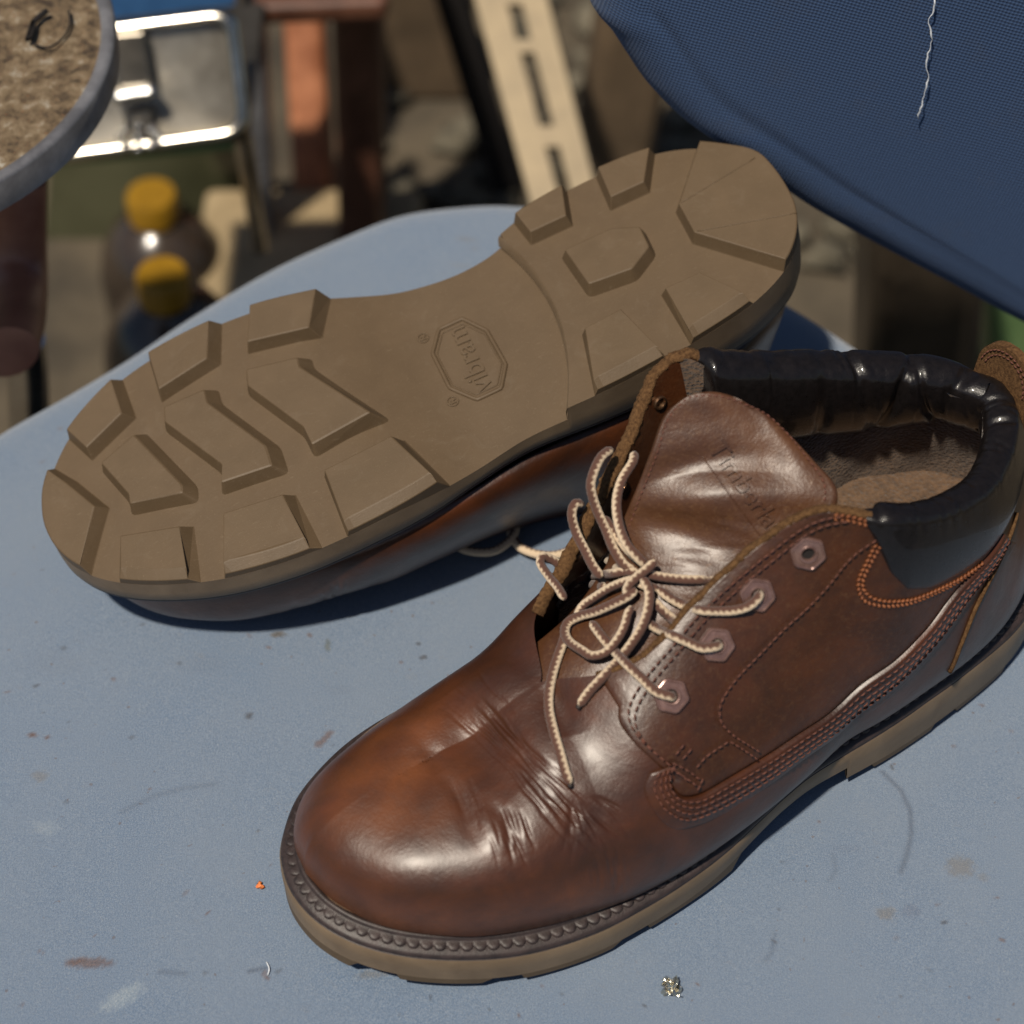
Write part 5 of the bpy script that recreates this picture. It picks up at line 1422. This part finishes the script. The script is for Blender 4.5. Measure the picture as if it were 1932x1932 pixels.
def post(name, pxt, pxb, y, wpx, dep, mat, label, cat, zb=FZ, group=None, lean=0):
    t = on_y(*pxt, y + lean); b_ = on_y(*pxb, y); w2 = wpx / 2 * np.linalg.norm(t - CAM) / FPX
    dirv_ = (t - b_) / np.linalg.norm(t - b_); bot = b_ + dirv_ * ((zb - b_[2]) / dirv_[2]); top = t + dirv_ * 6
    rg = lambda p: [(p[0] - w2, p[1], p[2]), (p[0] + w2, p[1], p[2]), (p[0] + w2, p[1] + dep, p[2]), (p[0] - w2, p[1] + dep, p[2])]
    V, F = loft(np.array([rg(bot), rg(top)])); base = np.array([bot[0], y, zb]); o = mk(name, V - base, F, mat, None, False); fix_normals(o); bevel(o, min(w2, dep / 2) * .45, 3)
    o.location = base * CM; tag(o, label, cat, group); return o
post("grey_post", (474, 0), (492, 400), 62, 42, 3, M['rim'], "slim grey metal post right beside the steel lid", "post")
post("rusty_post", (570, 20), (592, 420), 66, 74, 5, M['rust'], "orange rusty painted post under the dark red table corner", "post", lean=8)
post("maroon_post", (672, 0), (680, 430), 60, 92, 7, M['maroon'], "wide dark maroon post beside the rusty orange post", "post", lean=0)
post("brown_board", (800, 0), (800, 400), 84, 178, 3, M['drab'], "dull brown board between the maroon post and the slotted rail", "board")
post("rail_shadow_strip", (835, -40), (945, 330), SY if False else 72.0, 58, 2.5, M["hole"], "black bar leaning along the left of the slotted angle rail", "bar")  # black solid in place of the rail's shadow and the dark gap
post("drab_beam", (1205, 60), (1140, 430), 70, 150, 6, M['drab'], "brown wooden beam right of the slotted angle rail, behind the backrest", "beam")
post("dark_chair_column", (1760, 480), (1745, 700), 34, 225, 9, simple("dark_column_paint", (.02, .015, .011), (.06, .045, .03), .2, .4, .2, 2), "dark column under the backrest at the right", "column")
post("green_crate", (1925, 560), (1935, 720), 48, 130, 9, M['green'], "green plastic crate edge at the right border under the backrest", "crate")
# table corner
tb = empty("side_table", tuple(on_y(650, 10, 56))); tag(tb, "dark red table top corner with rounded edge above the posts", "table")
pts = rounded([(478, -120), (478, 12), (735, 2), (735, -120)], 22); tz = on_y(600, 10, 54)[2]
up_ = np.array([on_z(x, y, tz) for x, y in pts]) - np.array(tb.location) / CM; V, F = loft(np.array([up_ - [0, 0, 1.6], up_])); o = mk("table_top", V, F, M['maroon'], tb, False); fix_normals(o); bevel(o, .6, 3)

# slotted angle steel
SY = 66.0
rail = empty("slotted_rail", tuple(np.array([on_y(1040, 350, SY)[0], SY, FZ]))); tag(rail, "tan slotted angle steel rail leaning diagonally in the blurred background", "rail")
def ony_l(px, py, y): return on_plane(px, py, (0, 66, -18), (0, -.5, .87)) - np.array(rail.location) / CM
Lc = lambda s: np.array([880, -60]) + (np.array([1012, 420]) - np.array([880, -60])) * s     # left edge
Rc = lambda s: np.array([975, -60]) + (np.array([1100, 420]) - np.array([975, -60])) * s
# plate with slots built from bars: left strip, right strip, bridges
lft = lambda s, k: Lc(s) + (Rc(s) - Lc(s)) * k
slots = [(-.05, .10), (.14, .28), (.33, .62), (.70, .92)]
def strip(s0, s1, k0, k1, name):
    q = [lft(s0, k0), lft(s0, k1), lft(s1, k1), lft(s1, k0)]; a_ = np.array([ony_l(*p, SY) for p in q]); V, F = loft(np.array([a_, a_ + [0, .4, -.7]])); o = mk(name, V, F, M['angle'], rail, False); fix_normals(o)
strip(-.15, 1.15, 0.0, .62, "flange_side"); strip(-.15, 1.15, .92, 1.45, "flange_side")
prev = -.15
for s0, s1 in slots + [(1.15, 1.2)]:
    strip(prev, s0, .62, .92, "slot_bridge"); prev = s1
# other flange, turned back
q = [lft(-.15, 1.45), lft(1.15, 1.45)]; a0, a1 = ony_l(*q[0], SY), ony_l(*q[1], SY)
V, F = loft(np.array([[a0, a1, a1 + [0, .1, 0], a0 + [0, .1, 0]], [a0 + [.6, 2, -3.4], a1 + [.6, 2, -3.4], a1 + [.6, 2.1, -3.6], a0 + [.6, 2.1, -3.6]]])); mk("rear_flange", V, F, M['angle'], rail, False)
# floor blocks & clutter
o = rbox("wooden_block", *(on_z(560, 420, FZ + 6)[0] - 7, on_z(560, 420, FZ + 6)[0] + 9), *(on_z(560, 420, FZ + 6)[1] - 9, on_z(560, 420, FZ + 6)[1] + 4), FZ, FZ + 6, M['angle'], None, .8); tag(o, "pale block on the floor at the foot of the posts, behind the seat", "block")
# gravelly clutter seen between the rails: scattered lumps (uncountable)
parts = []
for k in range(120):
    px, py = rng.uniform(720, 1700), rng.uniform(-40, 520); p = on_z(px, py, FZ); v_, f_ = blob_mesh((p[0], p[1], FZ + .8), rng.uniform(.5, 1.8), k, .6, 7); parts.append((v_, f_))
V, F = join(parts); tag(mk("floor_rubble", V, F, M['moss'], None, True), kind="stuff")
print("done")
